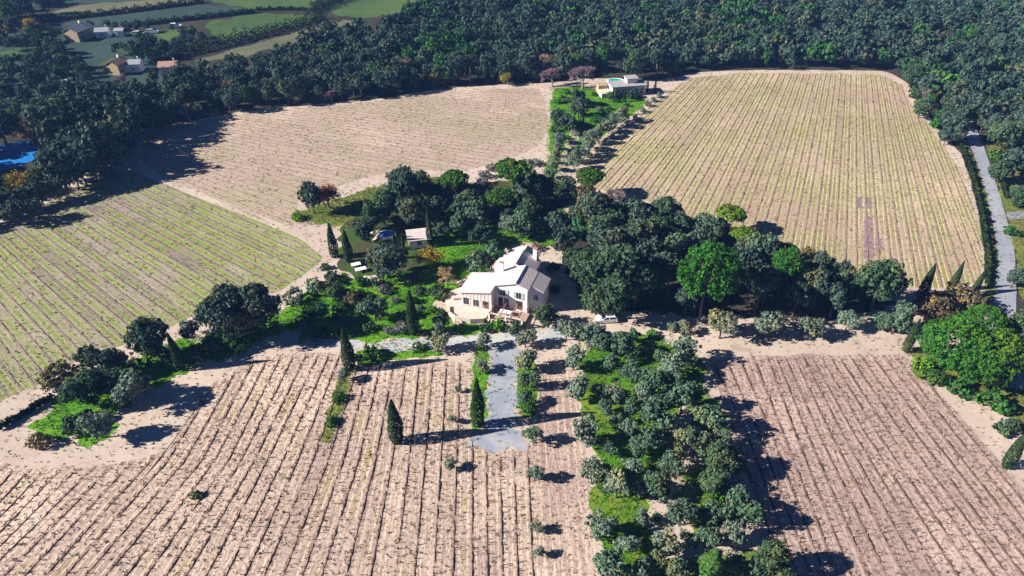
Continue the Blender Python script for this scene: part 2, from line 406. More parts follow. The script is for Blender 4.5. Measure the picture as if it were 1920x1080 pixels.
def tpl_bare(r, mat, twigs=2400, cz=1.2, leaves=0, leafmat=None):
    b = MB(); V = []; tips = []
    def grow(p, d, ln, rad, lev):
        e = p+d*ln; b.tube([p, e], [rad, rad*.6], 4, False)
        if lev == 0: tips.append((e, d)); return
        for k in range(3 if lev > 1 else 4):
            nd = unit((d+r.normal(scale=.52, size=3)+np.array([0, 0, .12]))[None])[0]
            grow(e-d*ln*.12*k, nd, ln*(.62+.2*r.random()), rad*.55, lev-1)
    for k in range(4): grow(np.array([0, 0, .55]), unit(np.array([[r.normal()*.55, r.normal()*.55, 1.0]]))[0], .42, .04, 3)
    b.tube([(0, 0, -.05), (0, 0, .6)], [.07, .05], 6)
    E = np.array([t[0] for t in tips]); D = np.array([t[1] for t in tips])
    i = r.integers(0, len(E), twigs); d = unit(D[i]+.8*r.normal(size=(twigs, 3))); s = unit(np.cross(d, r.normal(size=(twigs, 3))))
    p = E[i]-D[i]*r.random((twigs, 1))*.25; ln = (.10+.16*r.random((twigs, 1)))
    V = np.stack([p-s*.011, p+s*.011, p+d*ln], 1).reshape(-1, 3); F = [np.arange(twigs*3).reshape(-1, 3)]
    mats = [M[mat]]
    if leaves:
        i = r.integers(0, len(E), leaves); q = E[i]+.16*r.normal(size=(leaves, 3))
        v2, f2 = leaf_quads(q, unit(r.normal(size=(leaves, 3))+np.array([0, 0, .4])), .055, r); F.append(f2+len(V)); V = np.concatenate([V, v2])
        mats = [M[mat], M[leafmat]]
        me = mesh_np('crown', V, F, mats, np.r_[np.zeros(twigs), np.ones(leaves)])
    else: me = mesh_np('crown', V, F, mats)
    allv = np.array(b.v); hmax = np.percentile(np.hypot(E[:, 0], E[:, 1]), 92)+.08
    sc = .95/hmax
    vv = np.empty(len(me.vertices)*3, np.float32); me.vertices.foreach_get('co', vv); vv = vv.reshape(-1, 3); vv[:, :2] *= sc; me.vertices.foreach_set('co', vv.ravel())
    tm = b.mesh('trunk', M['palebark']); vv = np.array(b.v, np.float32); vv[:, :2] *= sc; tm.vertices.foreach_set('co', vv.ravel())
    return me, tm

R = np.random.default_rng(11)
TPL = {
 'oak':    [tpl_round(R, 'oak', 22, 5600, .06) for _ in range(4)],
 'oakg':   [tpl_round(R, 'oakg', 22, 5600, .06) for _ in range(3)],
 'oaks':   [tpl_round(R, 'oak', 14, 2600, .08) for _ in range(4)],
 'teal':   [tpl_round(R, 'teal', 11, 2200, .08, 1.1, 1.1)],
 'olive':  [tpl_round(R, 'olive', 12, 2400, .07, 1.15, .95, (.24, .40), limbs=4) for _ in range(5)],
 'olived': [tpl_round(R, 'olived', 12, 2600, .07, 1.15, .95, (.24, .40), limbs=4) for _ in range(5)],
 'pine':   [tpl_pine(R, 'pine') for _ in range(3)],
 'pineb':  [tpl_pine(R, 'pineb')],
 'pinebig': [tpl_ball(R, 'pine') for _ in range(3)],
 'cyp':    [tpl_cyp(R, 'cyp') for _ in range(3)],
 'cypg':   [tpl_cyp(R, 'cypg', 2600, .12)],
 'shrub':  [tpl_shrub(R, 'shrub') for _ in range(4)],
 'shrubd': [tpl_shrub(R, 'oakg') for _ in range(3)],
 'bright': [tpl_shrub(R, 'bright') for _ in range(3)],
 'lav':    [tpl_shrub(R, 'lav', 1300, .075) for _ in range(3)],
 'oliveb': [tpl_shrub(R, 'olive', 1200, .085) for _ in range(3)],
 'brush':  [tpl_shrub(R, 'brush', 2200, .06, 10) for _ in range(2)],
 'bare':   [tpl_bare(R, 'twig') for _ in range(2)],
 'barey':  [tpl_bare(R, 'twigy', 3000)],
 'barep':  [tpl_bare(R, 'twigp', 3200)],
 'rust':   [tpl_bare(R, 'twig', 700, leaves=1700, leafmat='rust')],
 'gold':   [tpl_bare(R, 'twig', 500, leaves=2300, leafmat='gold')],
 'wood':   [tpl_round(R, 'oak', 11, 1500, .08) for _ in range(6)],
 'woodg':  [tpl_round(R, 'woodg', 11, 1500, .08) for _ in range(3)],
}
INFO = {  # height of the crown centre / radius, category, object name
 'oak': (1.15, 'oak tree', 'oak_tree'), 'oakg': (1.15, 'oak tree', 'oak_tree'), 'oaks': (1.15, 'oak tree', 'oak_tree'), 'teal': (1.1, 'tree', 'leafy_tree'),
 'olive': (1.15, 'olive tree', 'olive_tree'), 'olived': (1.15, 'olive tree', 'olive_tree'), 'pine': (1.4, 'pine tree', 'stone_pine'), 'pineb': (1.4, 'pine tree', 'stone_pine'),
 'pinebig': (1.15, 'pine tree', 'stone_pine'), 'shrub': (.5, 'shrub', 'shrub'), 'shrubd': (.5, 'shrub', 'shrub'), 'bright': (.5, 'shrub', 'shrub'), 'lav': (.5, 'shrub', 'shrub'),
 'oliveb': (.5, 'shrub', 'shrub'), 'brush': (.5, 'shrub', 'shrub'), 'bare': (1.2, 'bare tree', 'bare_tree'), 'barey': (1.2, 'bare tree', 'bare_tree'), 'barep': (1.2, 'bare tree', 'bare_tree'),
 'rust': (1.2, 'tree', 'autumn_tree'), 'gold': (1.2, 'tree', 'autumn_tree'), 'wood': (1.15, 'tree', 'forest_tree'), 'woodg': (1.15, 'tree', 'forest_tree'),
}
prng = np.random.default_rng(23)
def put(kind, x, y, rad, zs=1.0, label=None, cat=None, group=None, name=None, lift=0.0):
    t = TPL[kind][int(prng.integers(len(TPL[kind])))]
    inf = INFO.get(kind, (0, 'cypress tree', 'cypress_tree'))
    s = (rad*prng.uniform(.93, 1.07), rad*prng.uniform(.93, 1.07), rad*zs*prng.uniform(.94, 1.06)) if kind in INFO else (rad, rad, zs)
    e = empty(name or inf[2], (x, y, 0), prng.random()*6.283, s)
    tk = obj('trunk', t[1], e); cr = obj('crown', t[0], e)
    if lift: cr.location.z = lift/s[2]; tk.scale.z = 1+lift/s[2]/(.72*inf[0])       # a taller bole under the same crown
    return tag(e, label, cat or inf[1], group)
def tree(kind, cx, cy, w, label, zs=1.0, group=None, cat=None, lift=0.0):
    """crown centre and width as seen in the photo"""
    c = INFO[kind][0]; z = 2.0
    for _ in range(4):
        d = depth(cx, cy, z); rad = w/2*d/FOC; z = c*rad*zs+lift
    p = G(cx, cy, z)
    return put(kind, p[0], p[1], rad, zs, label, cat, group, None, lift)
def cypress(bx, by, ty, label, kind='cyp', fat=1.0, group=None, cat=None):
    """foot of the trunk and height of the tip as seen in the photo"""
    p = G(bx, by); d = depth(bx, by); q = (ty-540)/FOC; yc = (by-540)/FOC*d
    H = (yc-q*d)/(CT-q*ST)
    return put(kind, p[0], p[1], H*fat, H, label, cat, group)
ORD = ['first', 'second', 'third', 'fourth', 'fifth', 'sixth', 'seventh', 'eighth', 'ninth', 'tenth', 'eleventh', 'twelfth', 'thirteenth', 'fourteenth', 'fifteenth', 'sixteenth']

def ordinal(n):
    u = ['', 'first', 'second', 'third', 'fourth', 'fifth', 'sixth', 'seventh', 'eighth', 'ninth', 'tenth', 'eleventh', 'twelfth', 'thirteenth', 'fourteenth', 'fifteenth', 'sixteenth', 'seventeenth', 'eighteenth', 'nineteenth']
    if n < 20: return u[n]
    t = n//10
    return {2: 'twentieth', 3: 'thirtieth', 4: 'fortieth', 5: 'fiftieth', 6: 'sixtieth'}[t] if n % 10 == 0 else {2: 'twenty', 3: 'thirty', 4: 'forty', 5: 'fifty', 6: 'sixty'}[t]+' '+u[n % 10]

# ------------------------------------------------------------------ ground sheets
def fract1(n, r, amp):
    """closed ragged 1-D noise"""
    x = np.zeros(n); t = np.arange(n)/n*2*np.pi
    for k in range(6, max(8, n//3), 3): x += np.sin(k*t+r.random()*6.28)*r.normal()/k**.5
    return amp*x/(x.std()+1e-9)
def ragged(poly, step, amp, seed):
    poly = np.asarray(poly); pts = []
    for i in range(len(poly)):
        a, b = poly[i], poly[(i+1) % len(poly)]; k = max(1, int(np.linalg.norm(b-a)/step))
        pts.append(a+(b-a)*np.linspace(0, 1, k, endpoint=False)[:, None])
    p = np.concatenate(pts)
    for _ in range(3): p = .5*p+.25*(np.roll(p, 1, 0)+np.roll(p, -1, 0))
    t = np.roll(p, -1, 0)-np.roll(p, 1, 0); nrm = unit(np.stack([t[:, 1], -t[:, 0]], 1)); r = np.random.default_rng(seed)
    return p+nrm*np.clip(fract1(len(p), r, amp), -2.4*amp, 2.4*amp)[:, None]
def sheet_w(name, poly, mat, z, step=1.0, amp=.25, seed=1):
    p = ragged(poly, step, amp, seed) if amp else np.asarray(poly)
    tri = tessellate_polygon([[Vector((q[0], q[1], 0)) for q in p]])
    V = np.c_[p, np.full(len(p), z)]; T = np.array(tri, np.int32)
    a, b, c = p[T[:, 0]], p[T[:, 1]], p[T[:, 2]]
    cr = (b[:, 0]-a[:, 0])*(c[:, 1]-a[:, 1])-(b[:, 1]-a[:, 1])*(c[:, 0]-a[:, 0]); T[cr < 0] = T[cr < 0][:, ::-1]
    o = obj(name, mesh_np(name, V, T, [mat])); o['kind'] = 'structure'
    return o
def sheet(name, px, mat, z, step=1.0, amp=.25, seed=1):
    return sheet_w(name, W(px), M[mat], z, step, amp, seed)

# ------------------------------------------------------------------ vineyards
TUFT = []          # (x, y) of dry weeds gathered while the rows are laid out
def vineyard(prefix, poly_px, guides_px, spacing, matkey, z, label, group, vine_h=.75, seed=3, gap=.06, canes=3, posts=8.0, num=None, ridge='ridge', xmax=None, broken=.08, cw=.025):
    r = np.random.default_rng(seed)
    poly = W(poly_px); poly = ragged(poly, 2.0, .3, seed)
    g = [W(q) for q in guides_px]
    def prm(q): l = np.linalg.norm(np.diff(q, axis=0), axis=1); return np.r_[0, np.cumsum(l)]/l.sum()
    cnt = []
    for a, b in zip(g[:-1], g[1:]):
        dist = []
        for i in range(len(a)-1):
            d = unit((a[i+1]-a[i]+b[i+1]-b[i])[None])[0]; w = (b[i]+b[i+1]-a[i]-a[i+1])/2
            dist.append(abs(w[0]*d[1]-w[1]*d[0]))
        cnt.append(max(1, round(np.mean(dist)/spacing)))
    S = np.r_[0, np.cumsum(cnt)]
    def line(s, T):
        k = int(np.clip(np.searchsorted(S, s, 'right')-1, 0, len(g)-2)); f = (s-S[k])/(S[k+1]-S[k])
        q = g[k]*(1-f)+g[k+1]*f; n = len(q)-1; t = T*n; i = np.clip(np.floor(t).astype(int), 0, n-1); u = t-i
        return q[i]+(q[i+1]-q[i])*u[:, None]
    T = np.linspace(-.6, 1.6, 700)
    def span(s):
        P = line(s, T); m = inpoly(P, poly)
        if not m.any(): return None
        idx = np.where(m)[0]
        # keep the longest run
        br = np.where(np.diff(idx) > 1)[0]; st = np.r_[0, br+1]; en = np.r_[br, len(idx)-1]; k = np.argmax(en-st)
        return idx[st[k]], idx[en[k]]
    V = []; F = []; UV = []; nv = 0
    s0, s1 = -34, S[-1]+14
    half = np.arange(s0*4, s1*4+1)/4.0
    sp = {h: span(h) for h in half}
    for a, b in zip(half[:-1], half[1:]):
        if sp[a] is None or sp[b] is None: continue
        n = 40
        ia = np.linspace(sp[a][0], sp[a][1], n); ib = np.linspace(sp[b][0], sp[b][1], n)
        ta, tb = T[0]+(T[1]-T[0])*ia, T[0]+(T[1]-T[0])*ib
        pa, pb = line(a, ta), line(b, tb)
        L = np.linalg.norm(g[0][-1]-g[0][0])
        V.append(np.c_[np.concatenate([pa, pb]), np.full(2*n, z)]); UV.append(np.c_[np.r_[np.full(n, a), np.full(n, b)]+100, np.r_[ta, tb]*L])
        i = np.arange(n-1); F.append(np.stack([nv+i, nv+i+1, nv+n+i+1, nv+n+i], 1)); nv += 2*n
    V = np.concatenate(V); UV = np.concatenate(UV); F = np.concatenate(F)
    a, b, c = V[F[:, 0]], V[F[:, 1]], V[F[:, 2]]
    cr = (b[:, 0]-a[:, 0])*(c[:, 1]-a[:, 1])-(b[:, 1]-a[:, 1])*(c[:, 0]-a[:, 0]); F[cr < 0] = F[cr < 0][:, ::-1]
    me = mesh_np('vineyard_soil', V, F, [M[matkey]])
    uvl = me.uv_layers.new(name='rows'); li = np.empty(len(me.loops), np.int32); me.loops.foreach_get('vertex_index', li)
    uvl.data.foreach_set('uv', UV[li].astype(np.float32).ravel())
    o = obj('vineyard_soil', me); o['kind'] = 'structure'
    # the rows themselves
    nrow = 0; rows_ = []
    for s in range(s0, s1+1):
        if sp.get(float(s)) is None: continue
        i0, i1 = sp[float(s)]
        P = line(float(s), T[i0:i1+1])
        if len(P) < 5: continue
        l = np.r_[0, np.cumsum(np.linalg.norm(np.diff(P, axis=0), axis=1))]; tot = l[-1]
        if tot < 7: continue
        e0, e1 = 1.0+r.random()*.8, tot-1.0-r.random()*.8
        def at(q): return np.stack([np.interp(q, l, P[:, 0]), np.interp(q, l, P[:, 1])], 1)
        q = np.arange(e0, e1, 1.05); q = q+r.normal(scale=.08, size=len(q)); q = q[r.random(len(q)) > gap]
        if len(q) < 3: continue
        if xmax is not None and np.median([proj((u[0], u[1], 0))[0] for u in at(q[::4])]) > xmax: continue
        mid = at(np.array([(e0+e1)/2]))[0]; pc = at(q); tan = unit(at(q+.2)-at(q-.2)); nr = np.stack([tan[:, 1], -tan[:, 0]], 1); n = len(q)
        pc = pc+nr*r.normal(scale=.05, size=(n, 1)); nrow += 1
        vv = []; ff = []; mi = []; base = 0
        def add(v, f, m):
            nonlocal base
            vv.append(v); ff.append(f+base); mi.append(np.full(len(f), m)); base += len(v)
        h = vine_h*(.7+.5*r.random((n, 1))); rad = .05+.03*r.random((n, 1))
        b3 = np.c_[pc, np.full(n, z)]; X = np.array([[1., 0, 0]]); Y = np.array([[0, 1., 0]])
        top = b3+np.c_[r.normal(scale=.06, size=(n, 2)), h[:, 0]*.62]
        tri = [b3+X*rad, b3-X*rad*.5+Y*rad*.87, b3-X*rad*.5-Y*rad*.87, top+X*rad*.7, top-X*rad*.35+Y*rad*.6, top-X*rad*.35-Y*rad*.6]
        v = np.stack(tri, 1).reshape(-1, 3); k = (np.arange(n)*6)[:, None]
        f = np.concatenate([k+np.array([[0, 1, 4, 3]]), k+np.array([[1, 2, 5, 4]]), k+np.array([[2, 0, 3, 5]])]); add(v, f, 0)
        t3 = np.c_[tan, np.zeros(n)]; n3 = np.c_[nr, np.zeros(n)]
        for c in range(canes):   # canes spread along the wire
            d = t3*(r.choice([-1, 1], (n, 1))*r.uniform(.12, .42, (n, 1)))+n3*r.normal(scale=.10, size=(n, 1))+np.c_[np.zeros((n, 2)), h[:, 0]*r.uniform(.1, .6, n)]
            wd = n3*cw+np.c_[np.zeros((n, 2)), np.full(n, cw*.8)]
            p0 = top-np.c_[np.zeros((n, 2)), r.random(n)*.15]; v = np.stack([p0-wd, p0+wd, p0+d+wd*.5, p0+d-wd*.5], 1).reshape(-1, 3)
            add(v, np.arange(n*4).reshape(n, 4), 0)
        # trodden ridge of dry stalks under the vines
        qq = np.linspace(e0, e1, max(4, int(tot/.8))); m = len(qq); cp = at(qq); tg = unit(at(qq+.2)-at(qq-.2)); nn = np.stack([tg[:, 1], -tg[:, 0]], 1)
        wv = (.07+.13*r.random((m, 1))**1.5)
        zt = z+.05+.10*r.random(m)
        a = np.c_[cp+nn*wv, np.full(m, z-.02)]; b = np.c_[cp+nn*r.normal(scale=.06, size=(m, 1)), zt]; c = np.c_[cp-nn*wv*(.8+.4*r.random((m, 1))), np.full(m, z-.02)]
        i = np.arange(m-1); kn = np.convolve(r.random(m+6), np.ones(3)/3, 'same')[3:m+2]; low = np.r_[kn, kn[-1]] < np.quantile(kn, broken); b[low, 2] = z-.03
        add(np.concatenate([a, b, c]), np.concatenate([np.stack([i, i+1, m+i+1, m+i], 1), np.stack([m+i, m+i+1, 2*m+i+1, 2*m+i], 1)]), 1)
        # posts every 6 m
        qp = np.arange(e0-.4, e1+.4, posts); pp = np.c_[at(np.clip(qp, 0, tot)), np.full(len(qp), z-.02)]; k = len(qp); ph = .75
        cs = [pp+np.array([[x, y, 0]]) for x, y in ((.035, .035), (-.035, .035), (-.035, -.035), (.035, -.035))]; cs += [q_+np.array([[0, 0, ph]]) for q_ in cs]
        v = np.stack(cs, 1).reshape(-1, 3); kk = (np.arange(k)*8)[:, None]
        add(v, np.concatenate([kk+np.array([w]) for w in ((0, 1, 5, 4), (1, 2, 6, 5), (2, 3, 7, 6), (3, 0, 4, 7), (4, 5, 6, 7))]), 2)
        me = mesh_np('vine_row', np.concatenate(vv)-np.array([[mid[0], mid[1], 0]]), np.concatenate(ff), [M['vine'], M[ridge], M['post']], np.concatenate(mi))
        ro = obj('vine_row', me); ro.location = (mid[0], mid[1], 0)
        tag(ro, label, 'vine row', group); rows_.append((s, ro))
        # weeds in the alley
        kk = int(tot*1.0); tq = r.random(kk)*(e1-e0)+e0; tp = at(tq)+unit(at(tq+.2)-at(tq-.2))[:, ::-1]*np.array([[1, -1]])*r.uniform(.3, 2.1, (kk, 1)); TUFT.append(np.c_[tp, np.full(kk, z)])
    rows_.sort(key=lambda q: q[0], reverse=bool(num and num[0]))
    for k, (s, ro) in enumerate(rows_): ro['label'] = ordinal(k+1)+' '+label
    return nrow
M['ridge2'] = ground_mat('pale_dry_stalks', (.25, .19, .145), (.30, .23, .175), (.19, .18, .09), .3, 1.5, fine=.5)
M['ridge'] = ground_mat('dry_stalks_and_earth', (.115, .08, .065), (.155, .11, .09), (.10, .095, .045), .3, 1.5, fine=.5)
# ------------------------------------------------------------------ the setting
sheet_w('ground', [(-2500, -600), (2500, -600), (2500, 4500), (-2500, 4500)], M['floor'], 0, amp=0)
ESTATE = [(-320, 520), (-150, 470), (0, 415), (130, 345), (215, 290), (270, 240), (480, 205), (720, 183), (830, 166), (1020, 155), (1130, 148), (1230, 150), (1290, 138), (1400, 130), (1660, 133), (1702, 155),
          (1720, 195), (1752, 232), (1800, 285), (1835, 370), (1856, 470), (1866, 560), (1880, 620), (2250, 640), (2400, 1300), (-600, 1300)]
sheet('farm_soil', ESTATE, 'soil', .006, 2.5, .5, 5)

# vineyards: outline, guide rows
LLP = [(256, 322), (420, 390), (470, 410), (570, 448), (606, 478), (600, 503), (545, 528), (515, 552), (430, 556), (372, 590), (330, 612), (255, 640), (160, 660), (100, 715), (20, 745), (-150, 815), (-330, 760), (-330, 540), (-150, 478), (0, 422), (130, 356), (215, 318), (258, 322)]
vineyard('LL', LLP, [[(272, 332), (590, 470)], [(0, 458), (225, 660)], [(-100, 482), (100, 724)], [(-330, 560), (-180, 800)]], 2.1, 'LL', .012,
         'vine row below the pale track in the greenish left vineyard', 'vine rows in the left vineyard', .4, 31, .06, 2, 14, None, 'ridge2', None, .15, .025)
LUP = [(266, 250), (380, 225), (480, 211), (720, 188), (830, 171), (1008, 163), (1024, 190), (1030, 235), (1014, 274), (945, 301), (870, 322), (760, 318), (690, 330), (645, 352), (560, 350), (556, 392), (552, 434), (470, 402), (270, 317)]
vineyard('LU', LUP, [[(480, 213), (1020, 290)], [(320, 272), (700, 352)], [(272, 318), (590, 452)]], 2.1, 'LU', .012,
         'vine row from the wood in the tan vineyard above the pale track', 'vine rows in the upper left vineyard', .25, 32, .2, 1, 24, None, 'ridge2', None, .2, .02)
RBP = [(1262, 168), (1292, 145), (1400, 136), (1655, 139), (1694, 160), (1712, 202), (1746, 242), (1792, 302), (1820, 368), (1838, 450), (1848, 532), (1800, 540), (1700, 540), (1600, 520), (1440, 462), (1300, 420), (1250, 385), (1150, 362), (1075, 342), (1100, 300), (1150, 262), (1200, 214)]
vineyard('RB', RBP, [[(1262, 172), (1080, 345)], [(1450, 140), (1309, 420)], [(1530, 140), (1440, 470)], [(1614, 140), (1628, 500)], [(1690, 160), (1808, 530)], [(1740, 160), (1900, 530)]], 2.05, 'RB', .012,
         'vine row from the left in the large yellowish vineyard beside the country road', 'vine rows in the back right vineyard', .35, 33, .1, 1, 20, None, 'ridge2', None, .25, .025)
FLP = [(-330, 910), (-150, 880), (0, 868), (60, 874), (112, 884), (180, 872), (270, 852), (322, 848), (345, 795), (375, 735), (440, 688), (520, 664), (640, 660), (760, 684), (880, 668), (884, 700), (880, 830), (900, 848), (1010, 850), (1010, 700), (1012, 662), (1076, 662), (1085, 740), (1096, 850), (1110, 960), (1130, 1150), (1140, 1300), (-500, 1300)]
FLG = [[(-30, 700), (-180, 865), (-420, 1090)], [(190, 700), (42, 865), (-165, 1090)], [(320, 700), (182, 870), (-40, 1090)], [(470, 690), (378, 865), (190, 1090)], [(590, 680), (500, 866), (382, 1090)],
       [(712, 690), (672, 865), (600, 1090)], [(785, 690), (767, 865), (740, 1090)], [(888, 690), (886, 865), (886, 1090)], [(985, 690), (990, 865), (1000, 1090)], [(1080, 690), (1100, 865), (1130, 1090)]]
vineyard('FL', FLP, FLG, 2.45, 'FL', .012, 'bare vine row from the orchard side in the pale front left vineyard', 'vine rows in the front left vineyard', .6, 34, .06, 5, 9, (True,), 'ridge', 1004, .12, .032)
FRP = [(1325, 672), (1440, 668), (1560, 664), (1688, 660), (1730, 705), (1800, 780), (1880, 868), (1990, 985), (2160, 1200), (2160, 1300), (1560, 1300), (1490, 1150), (1420, 960), (1370, 800)]
FRG = [[(1330, 665), (1400, 810), (1500, 1090)], [(1440, 672), (1490, 810), (1600, 1090)], [(1570, 665), (1665, 810), (1870, 1090)], [(1690, 655), (1812, 810), (2040, 1090)]]
vineyard('FR', FRP, FRG, 2.0, 'FR', .012, 'bare vine row from the orchard side in the front right vineyard', 'vine rows in the front right vineyard', .6, 35, .06, 5, 9, None, 'ridge', None, .38, .035)
for k, p in enumerate([[(1605, 368), (1616, 368), (1617, 391), (1604, 391)], [(1622, 369), (1634, 369), (1636, 392), (1623, 392)], [(1621, 405), (1634, 405), (1640, 485), (1619, 487)], [(1641, 443), (1653, 443), (1655, 475), (1642, 476)]]):
    sheet('turned_soil', p, 'purple', .018, .5, .16, 40+k)

sheet('grove_shade_floor', [(1060, 400), (1130, 360), (1250, 395), (1340, 420), (1440, 470), (1560, 505), (1650, 545), (1680, 575), (1600, 600), (1480, 598), (1330, 594), (1230, 585), (1180, 590), (1100, 570), (1062, 520), (1050, 460)], 'floor', .017, 1, .6, 44)  # dark litter colour also stands in for the grove's deep shade
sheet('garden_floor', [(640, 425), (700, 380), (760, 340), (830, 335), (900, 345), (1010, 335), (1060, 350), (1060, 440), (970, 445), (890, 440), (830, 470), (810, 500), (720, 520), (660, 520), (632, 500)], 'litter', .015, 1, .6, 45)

# grass
GRASS = {}
def lawn(name, px, mat, seed, z=.018, amp=.3, step=.8):
    sheet(name, px, mat, z, step, amp, seed); GRASS[name+str(seed)] = (W(px), mat)
lawn('lawn', [(545, 590), (560, 560), (600, 540), (640, 512), (660, 520), (690, 535), (730, 520), (790, 500), (850, 490), (880, 455), (930, 430), (960, 440), (930, 470), (900, 505), (860, 520), (850, 548), (815, 572), (850, 600), (900, 612), (880, 625), (800, 634), (720, 640), (640, 634), (570, 636), (560, 615)], 'lawn', 51, .018, .9)
lawn('lawn', [(800, 486), (822, 440), (860, 428), (960, 422), (1000, 448), (950, 462), (925, 492), (895, 520), (850, 524)], 'lawn', 50, .0205, .6)
lawn('lawn', [(975, 440), (1035, 445), (1045, 462), (1000, 462)], 'lawn', 52)
lawn('lawn', [(545, 400), (600, 385), (700, 350), (820, 330), (900, 345), (1000, 330), (1050, 350), (1060, 430), (980, 440), (860, 425), (760, 410), (690, 425), (640, 425), (560, 418)], 'verge', 53, .0135, .5)
lawn('hedge_grass', [(58, 790), (110, 748), (180, 700), (260, 670), (330, 640), (400, 625), (520, 590), (560, 570), (600, 590), (590, 612), (520, 625), (440, 660), (360, 690), (290, 722), (220, 770), (200, 828), (150, 836), (90, 820)], 'lawn', 54, .02, .9)
lawn('orchard_grass', [(1085, 650), (1140, 640), (1230, 628), (1300, 650), (1320, 690), (1310, 735), (1270, 770), (1250, 830), (1240, 880), (1210, 930), (1230, 990), (1250, 1060), (1260, 1150), (1150, 1150), (1140, 1060), (1120, 960), (1112, 860), (1095, 770), (1085, 700)], 'orch', 55, .018, .9)
lawn('orchard_grass', [(1270, 900), (1330, 860), (1370, 940), (1340, 1000), (1290, 990)], 'orch', 66, .018, .9)
lawn('orchard_grass', [(1290, 760), (1330, 730), (1370, 800), (1320, 830)], 'orch', 67, .018, .8)
lawn('orchard_grass', [(1330, 930), (1390, 900), (1410, 960), (1380, 1010), (1350, 990)], 'verge', 56)
lawn('orchard_grass', [(1250, 1045), (1310, 1050), (1430, 1030), (1420, 1085), (1300, 1120), (1250, 1100)], 'verge', 57)
lawn('driveway_verge', [(890, 655), (915, 652), (914, 740), (910, 802), (882, 806), (884, 740)], 'lawn', 58, .02, .18)
lawn('driveway_verge', [(974, 660), (1004, 662), (1006, 782), (972, 782), (968, 720)], 'orch', 59, .02, .18)
lawn('driveway_verge', [(665, 658), (720, 650), (830, 655), (832, 668), (760, 672), (700, 682), (672, 690)], 'lawn', 60, .02, .2)
lawn('field_verge', [(640, 690), (662, 690), (650, 740), (622, 832), (600, 836), (615, 770)], 'verge', 61, .02, .2)
lawn('villa_garden', [(1040, 165), (1090, 160), (1130, 172), (1205, 180), (1215, 190), (1170, 226), (1110, 270), (1065, 318), (1062, 330), (1020, 330), (1030, 280), (1032, 200)], 'lawn', 62, .02, .3)
lawn('road_verge', [(1800, 270), (1812, 268), (1850, 360), (1864, 430), (1872, 500), (1862, 570), (1846, 585), (1848, 500), (1838, 420), (1822, 340)], 'verge', 63, .02, .25)
lawn('road_verge', [(1850, 268), (1930, 250), (2000, 400), (2000, 640), (1912, 560), (1904, 470), (1880, 380)], 'verge', 64, .02, .3)
lawn('hillside_grass', [(1700, 660), (1760, 650), (1860, 710), (1990, 770), (2100, 900), (1990, 880), (1890, 780), (1800, 725), (1725, 715)], 'verge', 65, .02, .4)

# drives and roads
def band(name, L, Rr, mat, z, seed, amp=.12): return sheet(name, L+Rr[::-1], mat, z, .7, amp, seed)
sheet('driveway', [(918, 640), (972, 640), (970, 700), (966, 790), (988, 834), (974, 844), (948, 840), (930, 850), (905, 842), (872, 840), (908, 804), (918, 720)], 'gravelb', .026, .4, .42, 70)
sheet('driveway', [(690, 642), (760, 636), (850, 630), (930, 626), (1010, 622), (1085, 606), (1095, 622), (1060, 638), (975, 642), (850, 652), (760, 660), (700, 654), (600, 652), (560, 640), (600, 636)], 'gravel', .030, .5, .3, 71)
band('country_road', [(1800, 225), (1812, 258), (1826, 290), (1848, 360), (1862, 420), (1872, 480), (1866, 545), (1856, 585), (1842, 650)], [(1822, 225), (1838, 258), (1850, 290), (1876, 370), (1890, 420), (1902, 470), (1906, 545), (1904, 600), (1896, 660)], 'road', .034, 72, .025)
band('side_road', [(1885, 398), (1960, 392)], [(1890, 412), (1960, 408)], 'road', .030, 73, .03)
sheet('farm_track', [(1690, 572), (1760, 562), (1850, 570), (1850, 600), (1760, 600), (1600, 622), (1560, 600)], 'soil', .022, 1, .3, 74)
sheet('garden_path', [(1038, 345), (1052, 290), (1072, 240), (1088, 240), (1082, 280), (1066, 345)], 'soil', .026, .8, .1, 75)
sheet('garden_path', [(668, 520), (700, 515), (704, 528), (680, 534)], 'paving', .026, .8, .1, 76)

# far meadows beyond the wood
FM = [('meadow', [(-120, 130), (-60, 70), (60, 60), (230, 56), (380, 60), (300, 118), (330, 150), (250, 190), (130, 215), (0, 250), (-120, 270)], 'meadowB'), ('meadow', [(65, 36), (140, 10), (300, -2), (385, -4), (384, 2), (250, 16)], 'meadowC'), ('meadow', [(95, 46), (240, 24), (384, 6), (484, 20), (470, 27), (330, 39), (230, 48), (110, 50)], 'meadowB'),
      ('meadow', [(382, 43), (480, 24), (560, 27), (606, 33), (500, 58), (424, 76), (392, 62)], 'meadowA'), ('meadow', [(390, -6), (602, -6), (582, 18), (482, 18), (400, 5)], 'meadowA'),
      ('meadow', [(650, -6), (820, -6), (790, 10), (740, 26), (690, 36), (608, 24)], 'meadowA'), ('meadow', [(622, 36), (690, 40), (640, 58), (430, 112), (352, 118), (480, 80)], 'meadowC'),
      ('meadow', [(-60, 108), (0, 98), (50, 87), (52, 103), (10, 112), (-60, 124)], 'meadowA'), ('meadow', [(286, 58), (345, 55), (330, 72), (300, 86), (290, 76)], 'meadowA'),
      ('meadow', [(172, 130), (205, 108), (238, 104), (242, 114), (180, 130)], 'meadowA'), ('meadow', [(-60, 205), (0, 197), (48, 194), (40, 206), (-60, 216)], 'meadowA'),
      ('meadow', [(205, 84), (240, 80), (238, 96), (206, 98)], 'meadowA'), ('meadow', [(-500, -140), (60, -170), (640, -170), (900, -170), (780, -8), (380, -6), (-60, 20), (-500, 60)], 'meadowB')]
for k, (n, p, m) in enumerate(FM): sheet(n, p, m, .006+(.005 if k else 0)+.004*(k % 2), 3, .8, 80+k)

